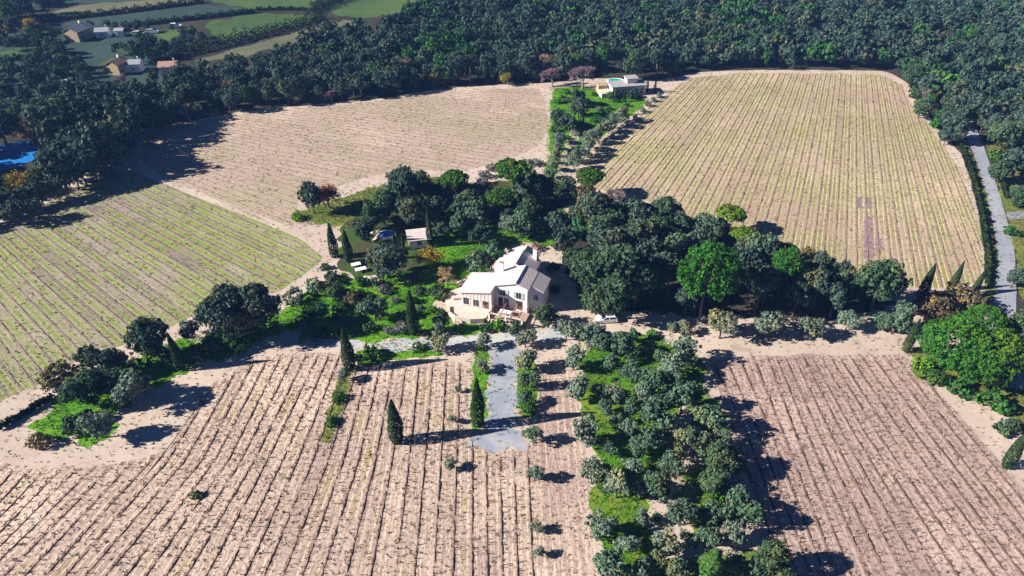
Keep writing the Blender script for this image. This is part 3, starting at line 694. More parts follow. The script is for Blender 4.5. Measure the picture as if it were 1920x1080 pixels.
# pond on the left
pm, nt = newmat('pond_water'); t = NT(nt)
t.out(t.bsdf((.02, .20, .55), .35, .2, t.bump(t.noise(t.gpos(), .8, 3), .05, .02)))
M['water'] = pm
sheet('pond', [(-40, 292), (0, 272), (45, 264), (74, 276), (66, 300), (20, 318), (-40, 324)], 'water', .03, 1, .3, 95)

# ------------------------------------------------------------------ scatter that nobody could count
def tufts(name, P, mat, label, cat, size, blades, seed):
    r = np.random.default_rng(seed); n = len(P); V = []
    for b in range(blades):
        w = r.random(n)*6.283; s = size*(.5+r.random((n, 1))); d = np.stack([np.cos(w), np.sin(w), np.zeros(n)], 1); q = np.stack([-np.sin(w), np.cos(w), np.zeros(n)], 1)
        p = P+np.c_[r.normal(scale=size*.5, size=(n, 2)), np.zeros(n)]
        V.append(np.stack([p-q*s*.28, p+q*s*.28, p+d*s*.6+np.array([[0, 0, 1]])*s*r.uniform(.5, 1.1, (n, 1))], 1))
    V = np.concatenate(V, 0).reshape(-1, 3)
    o = obj(name, mesh_np(name, V, np.arange(len(V)).reshape(-1, 3), [M[mat]]))
    return tag(o, label, cat, None, 'stuff')
TP = np.concatenate(TUFT); vis = np.array([proj((q[0], q[1], 0)) for q in TP]); near = (vis[:, 1] < 1120) & ((vis[:, 1] > 640) | (np.random.default_rng(4).random(len(TP)) < .3)) & (vis[:, 0] > -60) & (vis[:, 0] < 1980)
er = np.random.default_rng(19); ep = W(ESTATE); EP = ep.min(0)+(ep.max(0)-ep.min(0))*er.random((26000, 2)); EP = EP[inpoly(EP, ep)]
ev = np.array([proj((q[0], q[1], 0)) for q in EP]); EP = EP[(ev[:, 1] < 1120) & (ev[:, 0] > -60) & (ev[:, 0] < 1980)]
tufts('dry_weeds', np.concatenate([TP[near], np.c_[EP, np.full(len(EP), .008)]]), 'weed', 'dry brown weeds scattered between the vine rows and on the headlands', 'weeds', .24, 4, 5)
gp = {'lawn': [], 'verge': []}
grr = np.random.default_rng(77)
for (poly, mat) in GRASS.values():
    lo, hi = poly.min(0), poly.max(0); a = (hi-lo).prod(); P = lo+(hi-lo)*grr.random((int(min(a*6, 30000)), 2)); P = P[inpoly(P, poly)]
    P = P+grr.normal(scale=.9, size=P.shape)
    gp['lawn' if mat in ('lawn', 'orch') else 'verge'].append(np.c_[P, np.full(len(P), .015)])
tufts('grass', np.concatenate(gp['lawn']), 'grassblade', 'vivid green grass growing in the garden and under the olives', 'grass', .27, 3, 8)
tufts('rough_grass', np.concatenate(gp['verge']), 'weed', 'yellowish rough grass on the verges', 'grass', .25, 3, 9)

# ------------------------------------------------------------------ the wood
WOOD = [(-420, 590), (-150, 482), (0, 428), (95, 384), (186, 346), (243, 302), (266, 254), (480, 203), (720, 181), (830, 164), (1020, 152), (1120, 138), (1230, 143), (1290, 134), (1400, 127), (1660, 131), (1694, 146), (1716, 186),
        (1744, 226), (1782, 268), (1806, 250), (1990, 300), (2250, 420), (2500, 300), (2100, -120), (860, -120), (810, 14), (725, 54), (645, 74), (520, 106), (430, 132), (350, 166), (250, 202), (150, 226), (80, 262), (0, 270), (-420, 330)]
wp = W(WOOD); wr = np.random.default_rng(3)
lo, hi = wp.min(0), wp.max(0); sp_ = 4.45
gx, gy = np.meshgrid(np.arange(lo[0], hi[0], sp_), np.arange(lo[1], hi[1], sp_)); gx[1::2] += sp_/2
P = np.stack([gx.ravel(), gy.ravel()], 1)+wr.uniform(-2.3, 2.3, (gx.size, 2))
P = P[inpoly(P, wp)]
pp = np.array([proj((q[0], q[1], 3)) for q in P])
clear = np.zeros(len(P), bool)
for cx, cy, rx, ry in ((1628, 72, 20, 10), (1672, 20, 22, 8), (1760, 60, 40, 12), (1520, -2, 14, 6), (30, 322, 64, 66)):
    clear |= ((pp[:, 0]-cx)/rx)**2+((pp[:, 1]-cy)/ry)**2 < 1
inview = (pp[:, 0] > -110) & (pp[:, 0] < 2030) & (pp[:, 1] > -45)
P, pp = P[inview & ~clear], pp[inview & ~clear]
dist = np.hypot(P[:, 0], P[:, 1])
shown = (pp[:, 0] > 0) & (pp[:, 0] < 1920) & (pp[:, 1] > 0)
edge_score = dist+np.where(shown, 0, 1e4)
order = np.argsort(edge_score)
def wood_kind(x, y):
    g = math.exp(-(((x-830)/60)**2+((y-90)/35)**2))+math.exp(-(((x-1400)/70)**2+((y-40)/40)**2))+.8*math.exp(-(((x-1720)/60)**2+((y-150)/60)**2))+.6*math.exp(-(((x-980)/50)**2+((y-15)/25)**2))
    return 'woodg' if wr.random() < .06+.75*g else 'wood'
WL = {'wood': 'dark blue green oak at the edge of the wood', 'woodg': 'fresher green tree at the wood edge', 'bare': 'leafless greyish tree at the edge of the wood', 'brush': 'low brown thicket at the edge of the wood'}
def zone(x):
    if x < 275: return ' around the pond' if x < 130 else ' left of the tan vineyard corner'
    if x < 1020: return ' above tan vineyard, '+['far left part', 'left part', 'middle part', 'right part', 'far right part'][int((x-275)//149)]
    if x < 1260: return ' behind the far villa'
    if x < 1725: return ' above yellowish vineyard, '+['left part', 'middle part', 'right part'][int((x-1260)//156)]
    return ' beside the country road'
for i in order[:292]:
    x, y = pp[i]; k = wood_kind(x, y)
    if wr.random() < (.16 if x < 260 or 1000 < x < 1060 else .04): k = 'bare'
    rad = (2.0+2.2*wr.random()**1.3)*(1.45 if x < 270 else 1.0)
    put(k, P[i, 0], P[i, 1], rad, wr.uniform(1.0, 1.3), WL[k]+zone(x), 'tree', 'trees at the edge of the wood'+zone(x)+': '+k.replace('woodg', 'green').replace('wood', 'dark'), 'forest_tree')
FT = []
for q in range(5):
    L = []
    for k in range(6):
        d = unit(wr.normal(size=(1, 3)))[0]; u = wr.random()**.5*.6; L.append([d[0]*u, d[1]*u, 1.1+d[2]*u*.7, wr.uniform(.36, .52), .4])
    p, n = lobed(wr, np.array(L), 380, .16, .25, 13, .13); v, f = leaf_quads(p, n, .132, wr); FT.append((v, f))
def mass(name, idx, mat, label):
    V = []; F = []; b = 0
    for i in idx:
        v, f = FT[int(wr.integers(5))]; a = wr.random()*6.283; s = 2.2+2.1*wr.random()**1.3; c, sn = math.cos(a)*s, math.sin(a)*s
        w = np.stack([v[:, 0]*c-v[:, 1]*sn+P[i, 0], v[:, 0]*sn+v[:, 1]*c+P[i, 1], v[:, 2]*s*wr.uniform(.8, 1.25)], 1)
        V.append(w); F.append(f+b); b += len(v)
    o = obj(name, mesh_np(name, np.concatenate(V), np.concatenate(F), [M[mat]])); tag(o, label, 'wood', None, 'stuff')
rest = order[292:]; kinds = [wood_kind(*pp[i]) for i in rest]
mass('far_wood', [i for i, k in zip(rest, kinds) if k == 'wood'], 'oak', 'dense dark oak wood stretching away behind the vineyards')
mass('far_green_wood', [i for i, k in zip(rest, kinds) if k == 'woodg'], 'woodg', 'patches of fresher green crowns within the dark wood')
# ------------------------------------------------------------------ single trees and shrubs, as they stand in the photo: kind, crown x, crown y, crown width, label, (height stretch)
GARDEN = [
 # hedge between the left vineyard and the front vineyard
 ('oak', 425, 590, 98, 'broad dark oak in the left hedge, left half of the big pair', 1.12), ('oak', 482, 584, 92, 'broad dark oak in the left hedge, right half of the big pair', 1.12),
 ('oaks', 357, 615, 42, 'small dark oak just left of the big pair of oaks in the left hedge'), ('oak', 282, 634, 78, 'spreading grey green oak beside the hedge cypress, edge of the left vineyard', 1.15),
 ('olive', 240, 728, 76, 'rounded blue grey olive casting its shadow on the pale headland', 1.05), ('shrubd', 166, 668, 58, 'flat dark shrub at the vineyard side of the left hedge'),
 ('oaks', 207, 682, 56, 'dark bushy tree between the flat shrub and the hedge grass', 1.1), ('shrubd', 246, 684, 40, 'small dark shrub beside the first lime green hedge clearing'),
 ('oakg', 160, 728, 84, 'dense deep green tree in the lower left hedge', 0.95), ('oakg', 205, 716, 62, 'deep green bush merging with the blue grey olive', 0.95),
 ('brush', 112, 700, 66, 'dry brownish thicket at the lower end of the left vineyard'), ('shrubd', 145, 792, 62, 'dark green bush at the lowest tip of the hedge'),
 ('olive', 180, 795, 66, 'lowest blue grey olive at the tip of the left hedge', 1.0), ('shrub', 425, 645, 62, 'low green shrubs under the big hedge oaks'), ('shrubd', 385, 655, 52, 'dark low shrub right of the hedge cypress'),
 ('shrub', 300, 668, 46, 'green shrub left of the hedge cypress foot'), ('shrub', 470, 625, 46, 'shaded shrub at the foot of the right hedge oak'), ('brush', 70, 826, 46, 'low brown scrub on the left headland'),
 ('oliveb', 552, 556, 46, 'grey bush, lowest of three along the vineyard corner'), ('oliveb', 588, 537, 54, 'grey bush, middle of three along the vineyard corner'), ('shrubd', 622, 520, 44, 'dark bush, highest of three along the vineyard corner'),
 # garden left of the house
 ('teal', 606, 582, 42, 'pale blue green young tree left of the garden', .9), ('oakg', 632, 548, 54, 'olive green tree above the pale blue green one', 0.85), ('brush', 662, 562, 50, 'brown leaved shrub in the shaded middle of the garden', 1.2),
 ('olived', 702, 578, 68, 'wide branching green tree in the lower garden', 0.95),
 ('lav', 752, 612, 42, 'lavender grey bush left of the garden cypress'), ('lav', 730, 618, 30, 'small grey bush near the drive in the garden'), ('shrubd', 600, 626, 48, 'rounded dark bush at the bend of the drive'),
 ('shrubd', 690, 614, 36, 'rounded dark ball shrub on the lower lawn'), ('lav', 568, 612, 38, 'pale grey bush in the shade by the drive bend'), ('shrub', 632, 626, 30, 'small green bush beside the drive cypress'),
 ('brush', 795, 624, 26, 'small brown clipped shrub by the drive'), ('olive', 827, 606, 46, 'blue grey olive below the house terrace'), ('olive', 822, 640, 44, 'blue grey olive overhanging the drive left of the junction'),
 ('lav', 771, 520, 40, 'purple grey bush in the upper lawn'), ('barey', 836, 512, 56, 'pale yellowish leafless tree on the lawn left of the house'), ('gold', 800, 476, 48, 'golden yellow tree beside the pool house'),
 ('oak', 725, 488, 94, 'large grey green oak in front of the blue pool', 0.9), ('oaks', 900, 437, 46, 'small dark oak on the lawn behind the house'), ('olived', 906, 482, 72, 'dark tree leaning over the back wall of the house'),
 ('olived', 862, 416, 50, 'dark oak right of the tall thin cypress', 1.0), ('rust', 852, 410, 24, 'small reddish tree among dark oaks behind the pool house'), ('oaks', 830, 428, 38, 'small dark oak behind the pool house'),
 ('shrub', 830, 590, 30, 'green bush on the terrace slope'), ('bright', 808, 578, 26, 'yellow green plant beside the terrace'), ('bright', 940, 610, 34, 'yellow green plant in the bed below the pergola'), ('shrubd', 965, 612, 34, 'dark clipped shrub below the pergola'),
 ('shrubd', 820, 548, 50, 'dark hedge shrub along the upper edge of the terrace'), ('shrubd', 786, 545, 30, 'dark bush beside the garden cypress tip'), ('shrub', 915, 612, 30, 'light bush beside the retaining wall'),
 ('oakg', 1022, 590, 44, 'green tree at the shaded right corner of the house', 1.0), ('lav', 1005, 462, 24, 'grey bush behind the house chimney'),
 ('shrub', 610, 500, 24, 'small green shrub at the foot of the pair of cypresses'),
 # trees behind the garden
 ('oak', 582, 366, 46, 'tall dark oak standing out on the upper vineyard corner', 1.5), ('rust', 612, 362, 46, 'rust coloured tree beside the tall dark oak', 1.2), ('bright', 556, 408, 24, 'bright green bush at the vineyard corner'),
 ('oak', 757, 348, 66, 'tall dark oak highest above the garden', 1.1), ('oakg', 722, 384, 56, 'dark oak left of the highest oak', 1.0), ('oaks', 772, 392, 68, 'dark oak below the highest oak'), ('oakg', 698, 402, 54, 'grey green oak sloping to the pool'),
 ('oaks', 685, 430, 48, 'oak left of the blue pool'), ('olived', 742, 376, 50, 'dark oak behind the pool, between two others', 0.95), ('oaks', 802, 354, 44, 'dark oak below the round pine'), ('oaks', 792, 402, 44, 'dark oak left of the tall thin cypress'),
 ('oaks', 818, 382, 40, 'dark small oak near the thin cypress at the back'), ('oaks', 880, 380, 60, 'dark oak between the two pines'), ('oaks', 868, 356, 42, 'dark oak below the smaller round pine'), ('olived', 896, 396, 52, 'dark oak left of the tall green pine', 1.0),
 ('pine', 850, 338, 58, 'round topped bright green pine above the garden'), ('pine', 962, 328, 76, 'large bright green pine left of the olive path'), ('pine', 938, 372, 56, 'green pine below the large bright one'),
 ('lav', 902, 341, 28, 'lowest of the grey bushes climbing to the vineyard'), ('lav', 909, 327, 26, 'middle of the grey bushes climbing to the vineyard'), ('lav', 919, 313, 22, 'highest of the grey bushes climbing to the vineyard'),
 ('oliveb', 955, 303, 24, 'grey shrub behind the large pine'), ('oliveb', 985, 306, 26, 'grey shrub right of the large pine'), ('oliveb', 1008, 304, 22, 'grey shrub next to the olive path'),
 ('oaks', 988, 358, 60, 'dark oak right of the green pines'), ('oaks', 1012, 340, 46, 'dark oak at the foot of the olive path'), ('olived', 974, 420, 54, 'grey green olive behind the house roof'), ('oakg', 992, 394, 52, 'dark oak above the house', 1.0),
 ('olive', 952, 418, 34, 'small silvery tree left of the grey green olive behind the roof'), ('oakg', 1052, 354, 62, 'light green oak at the bottom of the garden path', .8), ('oaks', 1042, 416, 46, 'grey brown oak behind the house chimney', 1.2),
 ('teal', 1010, 420, 26, 'small blue green tree above the house'), ('teal', 1086, 430, 44, 'bright blue green tree at the left rim of the grove', 1.1), ('shrub', 1000, 440, 30, 'green hedge behind the house'),
 ('oaks', 1056, 450, 50, 'added shade oak right behind the house, beside the slim cypresses', 1.1), ('oakg', 1078, 486, 46, 'added shade oak at the left tip of the grove, nearest the house roof', 1.1), ('shrubd', 1036, 500, 26, 'dark shrub against the shaded rear wall of the house'), ('shrub', 1040, 540, 24, 'green shrub in the shade beside the house'),  # both oaks here are added to shade the yard behind the house
 # grove right of the house
 ('pine', 1106, 336, 58, 'round green pine at the corner of the yellowish vineyard'), ('brush', 1100, 374, 64, 'brownish bare bush below the round corner pine', 1.2), ('bare', 1158, 364, 48, 'grey leafless tree at the top of the grove'),
 ('oak', 1112, 402, 78, 'dark oak at the top left of the grove'), ('oakg', 1142, 424, 82, 'dark oak in the upper left of the grove', 1.0), ('oaks', 1190, 404, 66, 'dark oak at the top middle of the grove'),
 ('oakg', 1250, 392, 58, 'tall green oak at the top right of the grove', 1.3), ('oakg', 1244, 432, 60, 'rounded light olive oak below the tall green one'), ('oaks', 1272, 420, 50, 'dark oak right of the tall green oak'),
 ('oak', 1142, 462, 92, 'large oak in the middle left of the grove', 1.1), ('oak', 1202, 444, 72, 'oak in the shaded middle of the grove', 1.1), ('oakg', 1160, 502, 100, 'very large green oak above the parked car', 1.05), ('oakg', 1108, 514, 80, 'large oak nearest the shaded house wall', 1.05),
 ('oakg', 1150, 548, 84, 'low branching oak hanging over the parked car', 1.1), ('oakg', 1116, 560, 56, 'oak branch crown left of the parked car'), ('oaks', 1224, 472, 68, 'grey green oak left of the big bright pine', 1.1), ('olived', 1262, 466, 60, 'grey green oak above left of the big bright pine', 1.05),
 ('oaks', 1258, 500, 58, 'oak just left of the big bright pine', 1.1), ('oaks', 1240, 524, 42, 'small oak crown in the shade left of the big bright pine', 1.1), ('olived', 1322, 422, 56, 'grey oak by the yellowish vineyard, above the big pine', 1.0),
 ('oaks', 1347, 432, 50, 'grey oak below the yellow green pine'), ('oaks', 1310, 452, 60, 'dark oak right above the big bright pine', 1.1), ('pineb', 1370, 402, 56, 'yellow green pine at the rim of the grove'), ('pineb', 1396, 440, 48, 'light green tree below the yellow green pine'),
 ('olived', 1424, 466, 58, 'grey green oak right of the big bright pine', 1.1), ('oaks', 1446, 472, 56, 'grey green oak against the vineyard, left of the small pine', 1.1), ('oaks', 1398, 492, 60, 'dark oak touching the right side of the big pine', 1.1),
 ('pinebig', 1330, 512, 118, 'big round bright green pine in the middle of the grove', 1.1), ('pinebig', 1476, 496, 64, 'smaller bright green pine right of the big one', 1.15), ('brush', 1518, 480, 52, 'brownish bush beside the smaller bright pine'),
 ('oakg', 1656, 524, 88, 'grey green oak alone at the lower edge of the yellowish vineyard', 1.2), ('oaks', 1612, 542, 42, 'small oak left of the lone grey green oak'), ('oaks', 1540, 524, 56, 'shaded oak between the small pine and the lone oak', 1.3),
 ('oaks', 1430, 532, 62, 'dark oak in the deep shade of the grove', 1.25), ('oaks', 1500, 548, 54, 'second dark oak in the deep shade of the grove, nearer the small pine', 1.2), ('oaks', 1570, 556, 48, 'dark oak at the right end of the deep shade', 1.2),
 ('oaks', 1290, 560, 46, 'dark oak in the shade under the big pine', 1.1),
 # right edge
 ('olived', 1690, 594, 60, 'grey green tree left of the large right hand pines'), ('brush', 1750, 574, 78, 'brownish tree above the large right hand pines', 1.2), ('brush', 1806, 562, 76, 'brownish tree beside the road, above the large pines', 1.2),
 ('pinebig', 1790, 640, 116, 'large bright pine at the right, leftmost of four'), ('pinebig', 1866, 664, 118, 'large bright pine at the right edge, lowest of four'), ('pinebig', 1846, 612, 92, 'large bright pine at the right, highest of four'),
 ('pinebig', 1838, 680, 96, 'large bright pine at the right, between the left and lowest ones'),
 ('bright', 1726, 676, 42, 'bright green bush at the corner of the front right vineyard'), ('shrub', 1750, 706, 42, 'green bush below the bright one at the vineyard corner'), ('shrub', 1862, 752, 60, 'green thicket below the large right hand pines'),
 ('shrubd', 1888, 800, 46, 'grey green thicket at the right picture edge'), ('shrub', 1800, 724, 50, 'low green bush under the large pines'), ('oakg', 1928, 620, 90, 'green tree cut off at the right picture edge'),
 ('oakg', 1880, 320, 44, 'green bush right of the country road'), ('shrub', 1868, 290, 34, 'light green bush right of the road bend'), ('oaks', 1795, 240, 52, 'dark tree at the top of the country road'), ('oakg', 1890, 250, 60, 'green tree where the road leaves the wood'),
 ('oaks', 1906, 520, 40, 'dark tree right of the road, cut by the picture edge'), ('shrub', 1900, 432, 30, 'small bush at the side road'),
 ('oakg', 1196, 516, 78, 'grey green oak between the parked car and the big bright pine', 1.05), ('oakg', 1712, 140, 40, 'green tree at the rounded top corner of the yellowish vineyard'), ('shrub', 1730, 172, 40, 'bright leafy tree just right of the rounded vineyard corner', 1.3),
 ('oakg', 1730, 200, 38, 'green tree below the rounded vineyard corner'), ('shrub', 1756, 226, 34, 'green bush between the wood and the right vineyard rim', 1.2), ('oaks', 1776, 254, 34, 'dark bush just above the start of the roadside hedge'),
 ('oaks', 1915, 300, 60, 'dark tree at the right edge beside the upper road'), ('oakg', 1916, 365, 46, 'green tree at the right edge above the side road'), ('shrub', 62, 326, 34, 'green bush on the lower bank of the pond'), ('shrubd', 12, 338, 34, 'dark bush on the lower bank of the pond'),
 # along the villa garden
 ('barep', 1094, 134, 58, 'pinkish leafless tree left of the far villa'), ('barep', 1036, 136, 46, 'greyish pink leafless tree left of the bigger pink one'), ('gold', 952, 144, 26, 'small golden tree at the edge of the wood'), ('gold', 812, 146, 24, 'yellowish tree at the wood edge above the tan vineyard'),
 ('barep', 620, 176, 28, 'greyish leafless tree in front of the dark wood'), ('gold', 40, 336, 50, 'golden brown tree by the pond'), ('oakg', 1082, 182, 32, 'dark tree at the top of the villa garden'), ('oaks', 1086, 200, 36, 'dark tree below the top of the villa garden'),
 ('oakg', 1048, 222, 34, 'green tree on the left edge of the villa garden'), ('oaks', 1068, 228, 36, 'dark tree in the middle of the villa garden'), ('shrub', 1120, 222, 26, 'green shrub on the villa lawn'), ('shrub', 1138, 212, 22, 'smaller green shrub on the villa lawn'),
 ('shrub', 1105, 238, 24, 'green shrub beside the small cypress of the villa garden'), ('shrubd', 1150, 178, 26, 'dark hedge in front of the far villa'), ('shrubd', 1186, 178, 26, 'dark shrub at the villa door'), ('oakg', 1190, 120, 40, 'tall tree behind the far villa', 1.3),
]
LIFT = {(1160, 502): 3.2, (1108, 514): 3.0, (1196, 516): 3.0, (1150, 548): 1.6, (1330, 512): 4.2, (1476, 496): 4.0, (1398, 492): 3.5, (1430, 532): 2.5, (1500, 548): 2.2, (1570, 556): 2.0, (1540, 524): 3.0, (1290, 560): 1.8, (1258, 500): 3.0, (1240, 524): 2.5, (1424, 466): 2.5, (1446, 472): 2.5, (1224, 472): 2.5, (1656, 524): 1.5}
for g_ in GARDEN:
    k_ = .80 if (560 < g_[1] < 850 and 480 < g_[2] < 640) else 1.0
    tree(g_[0], g_[1], g_[2], g_[3]*k_, g_[4], g_[5] if len(g_) > 5 else 1.0, None, None, LIFT.get((g_[1], g_[2]), 0.0))

for a in [(745, 828, 750, 'dark cypress standing alone among the vines of the front vineyard', 1.15), (657, 692, 617, 'dark cypress at the end of the drive bend', 1.1), (897, 798, 710, 'dark cypress left of the gravel driveway', .95),
          (776, 626, 545, 'dark cypress on the lawn below the house', 1.0), (341, 692, 625, 'dark cypress within the left hedge', 1.0), (628, 482, 419, 'left one of two cypresses at the vineyard corner', 1.1), (655, 492, 431, 'right one of two cypresses at the vineyard corner', 1.1),
          (807, 462, 384, 'tall thin cypress beside the pool house', .6), (907, 422, 368, 'thin cypress above the lawn behind the house', .6), (825, 374, 334, 'thin cypress left of the round topped pine', .6), (741, 466, 430, 'thin cypress right of the blue pool', .7),
          (757, 468, 432, 'thin cypress between the pool and the pool house', .7), (1697, 659, 598, 'cypress at the upper corner of the front right vineyard', .95), (1722, 566, 494, 'tallest cypress at the lower right of the yellowish vineyard', .95),
          (1781, 546, 490, 'cypress right of the tallest one at the yellowish vineyard', .9), (1824, 552, 506, 'short cypress nearest the country road', 1.0), (1884, 876, 806, 'cypress at the right edge beside the front right vineyard', .95),
          (1171, 216, 189, 'small cypress on the villa lawn', .9), (1170, 191, 163, 'cypress in front of the far villa', .9), (1213, 172, 148, 'left cypress of the pair right of the far villa', .9), (1227, 174, 148, 'right cypress of the pair right of the far villa', .9),
          (1092, 242, 212, 'small cypress at the end of the olive path', .9), (1043, 470, 432, 'slim cypress in the shade right of the house roof', .6), (1062, 476, 438, 'slim cypress between the house and the grove', .6)]:
    cypress(a[0], a[1], a[2], a[3], 'cyp', a[4])
PLACED = np.array([o.location[:2] for o in C.objects if o.type == 'EMPTY'])
def fill(poly_px, n, kinds, wr_, sep, label, group, seed, zs=1.1, avoid=(), lift=0.0):
    global PLACED
    r = np.random.default_rng(seed); poly = W(poly_px); lo, hi = poly.min(0), poly.max(0); got = 0
    for _ in range(6000):
        if got >= n: break
        p = lo+(hi-lo)*r.random(2)
        if not inpoly([p], poly)[0] or np.min(np.hypot(*(PLACED-p).T)) < sep: continue
        q = proj((p[0], p[1], 0))
        if any(abs(q[0]-a[0]) < a[2] and abs(q[1]-a[1]) < a[3] for a in avoid): continue
        put(kinds[int(r.integers(len(kinds)))], p[0], p[1], r.uniform(*wr_), zs*r.uniform(.9, 1.15), label(q) if callable(label) else label, None, group, 'far_tree' if kinds[0] == 'wood' else None, lift); PLACED = np.vstack([PLACED, p]); got += 1
fill([(1075, 430), (1130, 380), (1250, 410), (1330, 445), (1420, 480), (1460, 505), (1400, 545), (1240, 560), (1190, 570), (1090, 540)], 14, ['oaks', 'oakg', 'olived'], (2.0, 3.2), 2.9, 'dark oak closing a gap in the crowded grove right of the house', 'filler oaks of the grove', 5, 1.05)
fill([(1390, 500), (1480, 515), (1590, 550), (1560, 580), (1400, 578), (1350, 560)], 9, ['oaks'], (2.2, 3.2), 3.4, 'dark oak in the deep shade between the pines and the olives', 'oaks in the deep shade', 6, 1.1, (), 2.0)
fill([(650, 425), (700, 385), (760, 350), (900, 350), (1010, 345), (1055, 365), (1050, 430), (960, 430), (860, 425), (790, 420), (700, 428)], 14, ['oaks', 'olived', 'oakg'], (1.8, 2.8), 2.8, 'dark oak among the crowded trees behind the house and pool', 'filler oaks behind the house', 7, 1.0, [(726, 441, 40, 18), (786, 450, 36, 22)])
fill([(545, 615), (600, 560), (650, 530), (700, 530), (780, 560), (760, 620), (640, 630), (590, 632)], 12, ['shrubd', 'shrub', 'lav'], (.9, 1.8), 2.2, 'low shrub dotted over the sloping lawn left of the house', 'shrubs on the sloping lawn', 8)
fill([(1045, 175), (1090, 170), (1200, 184), (1160, 222), (1100, 262), (1060, 300), (1035, 260)], 26, ['shrub', 'shrubd', 'oliveb', 'shrub'], (.8, 1.7), 2.4, 'low shrub on the sloping villa garden', 'shrubs of the villa garden', 14)
fill([(700, 560), (790, 520), (850, 500), (840, 560), (800, 600), (730, 625), (600, 630), (590, 600)], 10, ['shrub', 'lav', 'bright'], (.5, 1.0), 1.8, 'small bedding shrub on the lawn left of the house', 'bedding shrubs on the lawn', 15)
for bx, by, bw in ((2, 376, 46), (36, 366, 44), (70, 358, 46), (100, 348, 44), (24, 394, 48), (62, 384, 44), (-30, 392, 48), (128, 338, 44)):
    tree('wood', bx, by, bw, 'dark tree between the pond and the left vineyard', 1.15, 'trees between pond and vineyard')
cypress(1326, 1086, 1030, 'green conifer at the bottom of the olive orchard', 'cypg', 2.0, None, 'conifer')

# olive orchard: columns counted from the driveway side, trees counted from the track downwards
COLS = [
 ('along the left edge of the orchard', [('olive', 1077, 673, 40), ('olive', 1087, 728, 44), ('olive', 1101, 806, 52), ('olive', 1110, 886, 46), ('olive', 1126, 985, 52), ('olived', 1145, 1060, 62)]),
 ('in the second column of the orchard', [('olive', 1108, 642, 24), ('olived', 1147, 678, 32), ('olive', 1157, 735, 38), ('olived', 1135, 763, 30), ('olive', 1175, 803, 36), ('olived', 1145, 842, 26), ('olive', 1158, 911, 50), ('olive', 1175, 1019, 40)]),
 ('in the third column of the orchard', [('olived', 1163, 645, 42), ('teal', 1188, 631, 24), ('olived', 1187, 697, 40), ('olive', 1210, 742, 36), ('olived', 1187, 760, 34), ('olived', 1195, 836, 36), ('olive', 1188, 872, 36), ('olive', 1204, 969, 30), ('olived', 1230, 1051, 42)]),
 ('in the middle column of the orchard', [('olived', 1223, 720, 48), ('olived', 1232, 776, 62), ('olived', 1218, 824, 46), ('olived', 1236, 911, 50), ('olive', 1255, 1012, 54)]),
 ('in the fifth column of the orchard', [('olive', 1257, 693, 46), ('olived', 1283, 747, 56), ('olived', 1262, 872, 46), ('olived', 1278, 962, 52), ('olived', 1310, 962, 32)]),
 ('along the right edge of the orchard', [('olive', 1288, 658, 52), ('olived', 1330, 780, 56), ('olived', 1307, 828, 50), ('oakg', 1358, 863, 62), ('oakg', 1344, 902, 50), ('olived', 1399, 955, 60), ('olive', 1381, 998, 46), ('oakg', 1447, 1053, 70)]),
]
for where, lst in COLS:
    for k, (kd, x, y, w) in enumerate(sorted(lst, key=lambda q: q[2])):
        tree(kd, x, y, w*1.14, ORD[k]+' tree from the track '+where, 1.12, 'trees of the olive orchard', 'olive tree')
for k, (x, y, w) in enumerate([(1225, 627, 26)]): tree('bright', x, y, w, 'bright green ball shrub at the top edge of the orchard')
# olives along the track, left to right
for k, (kd, x, y, w) in enumerate([('olive', 1258, 615, 26), ('olive', 1284, 612, 32), ('olive', 1355, 607, 70), ('olive', 1440, 608, 62), ('olive', 1520, 610, 52), ('olive', 1592, 601, 46), ('olived', 1660, 600, 44)]):
    tree(kd, x, y, w, ORD[k]+' grey olive from the left in the row along the shaded track', .9, 'olives along the shaded track')
for k, (kd, x, y, w) in enumerate([('olive', 985, 634, 44), ('olive', 1062, 620, 46), ('olive', 1088, 622, 46), ('olive', 1120, 620, 44), ('olived', 1126, 642, 40)]):
    tree(kd, x, y, w, ORD[k]+' grey olive from the left between the house and the orchard', .9, 'olives between house and orchard')
# both sides of the gravel driveway
for k, (kd, x, y, w) in enumerate([('olive', 905, 638, 34), ('olive', 906, 684, 32)]): tree(kd, x, y, w, ('upper' if k == 0 else 'lower')+' grey olive on the left side of the gravel driveway', 1.0, 'olives along the driveway')
for k, (kd, x, y, w) in enumerate([('olive', 990, 674, 48), ('olived', 990, 710, 40), ('olived', 984, 745, 34), ('shrub', 994, 764, 30), ('olived', 1000, 816, 42), ('olive', 1002, 888, 36), ('olive', 1008, 985, 30), ('olive', 1010, 1034, 26)]):
    tree(kd, x, y, w, ORD[k]+' tree from the house in the line right of the driveway', 1.0, 'trees right of the driveway')
for x, y, w, lab in [(845, 868, 28, 'small young tree in the vines left of the driveway fan'), (848, 784, 20, 'tiny young tree left of the driveway cypress'), (642, 704, 28, 'small grey olive at the foot of the drive bend cypress'), (860, 730, 14, 'tiny bush among vines left of the driveway')]:
    tree('olive', x, y, w, lab)
for x, y, w, lab in [(634, 745, 26, 'upper green bush on the grassy strip among the vines'), (620, 790, 26, 'lower green bush on the grassy strip among the vines'), (664, 668, 24, 'grey bush right of the drive bend cypress'), (694, 662, 44, 'green hedge shrub below the drive'), (785, 650, 26, 'rounded green shrub below the drive'),
                    (366, 928, 22, 'dark weed clump alone in the front vineyard'), (900, 650, 20, 'green bush at the top of the left verge')]:
    tree('shrub', x, y, w, lab)
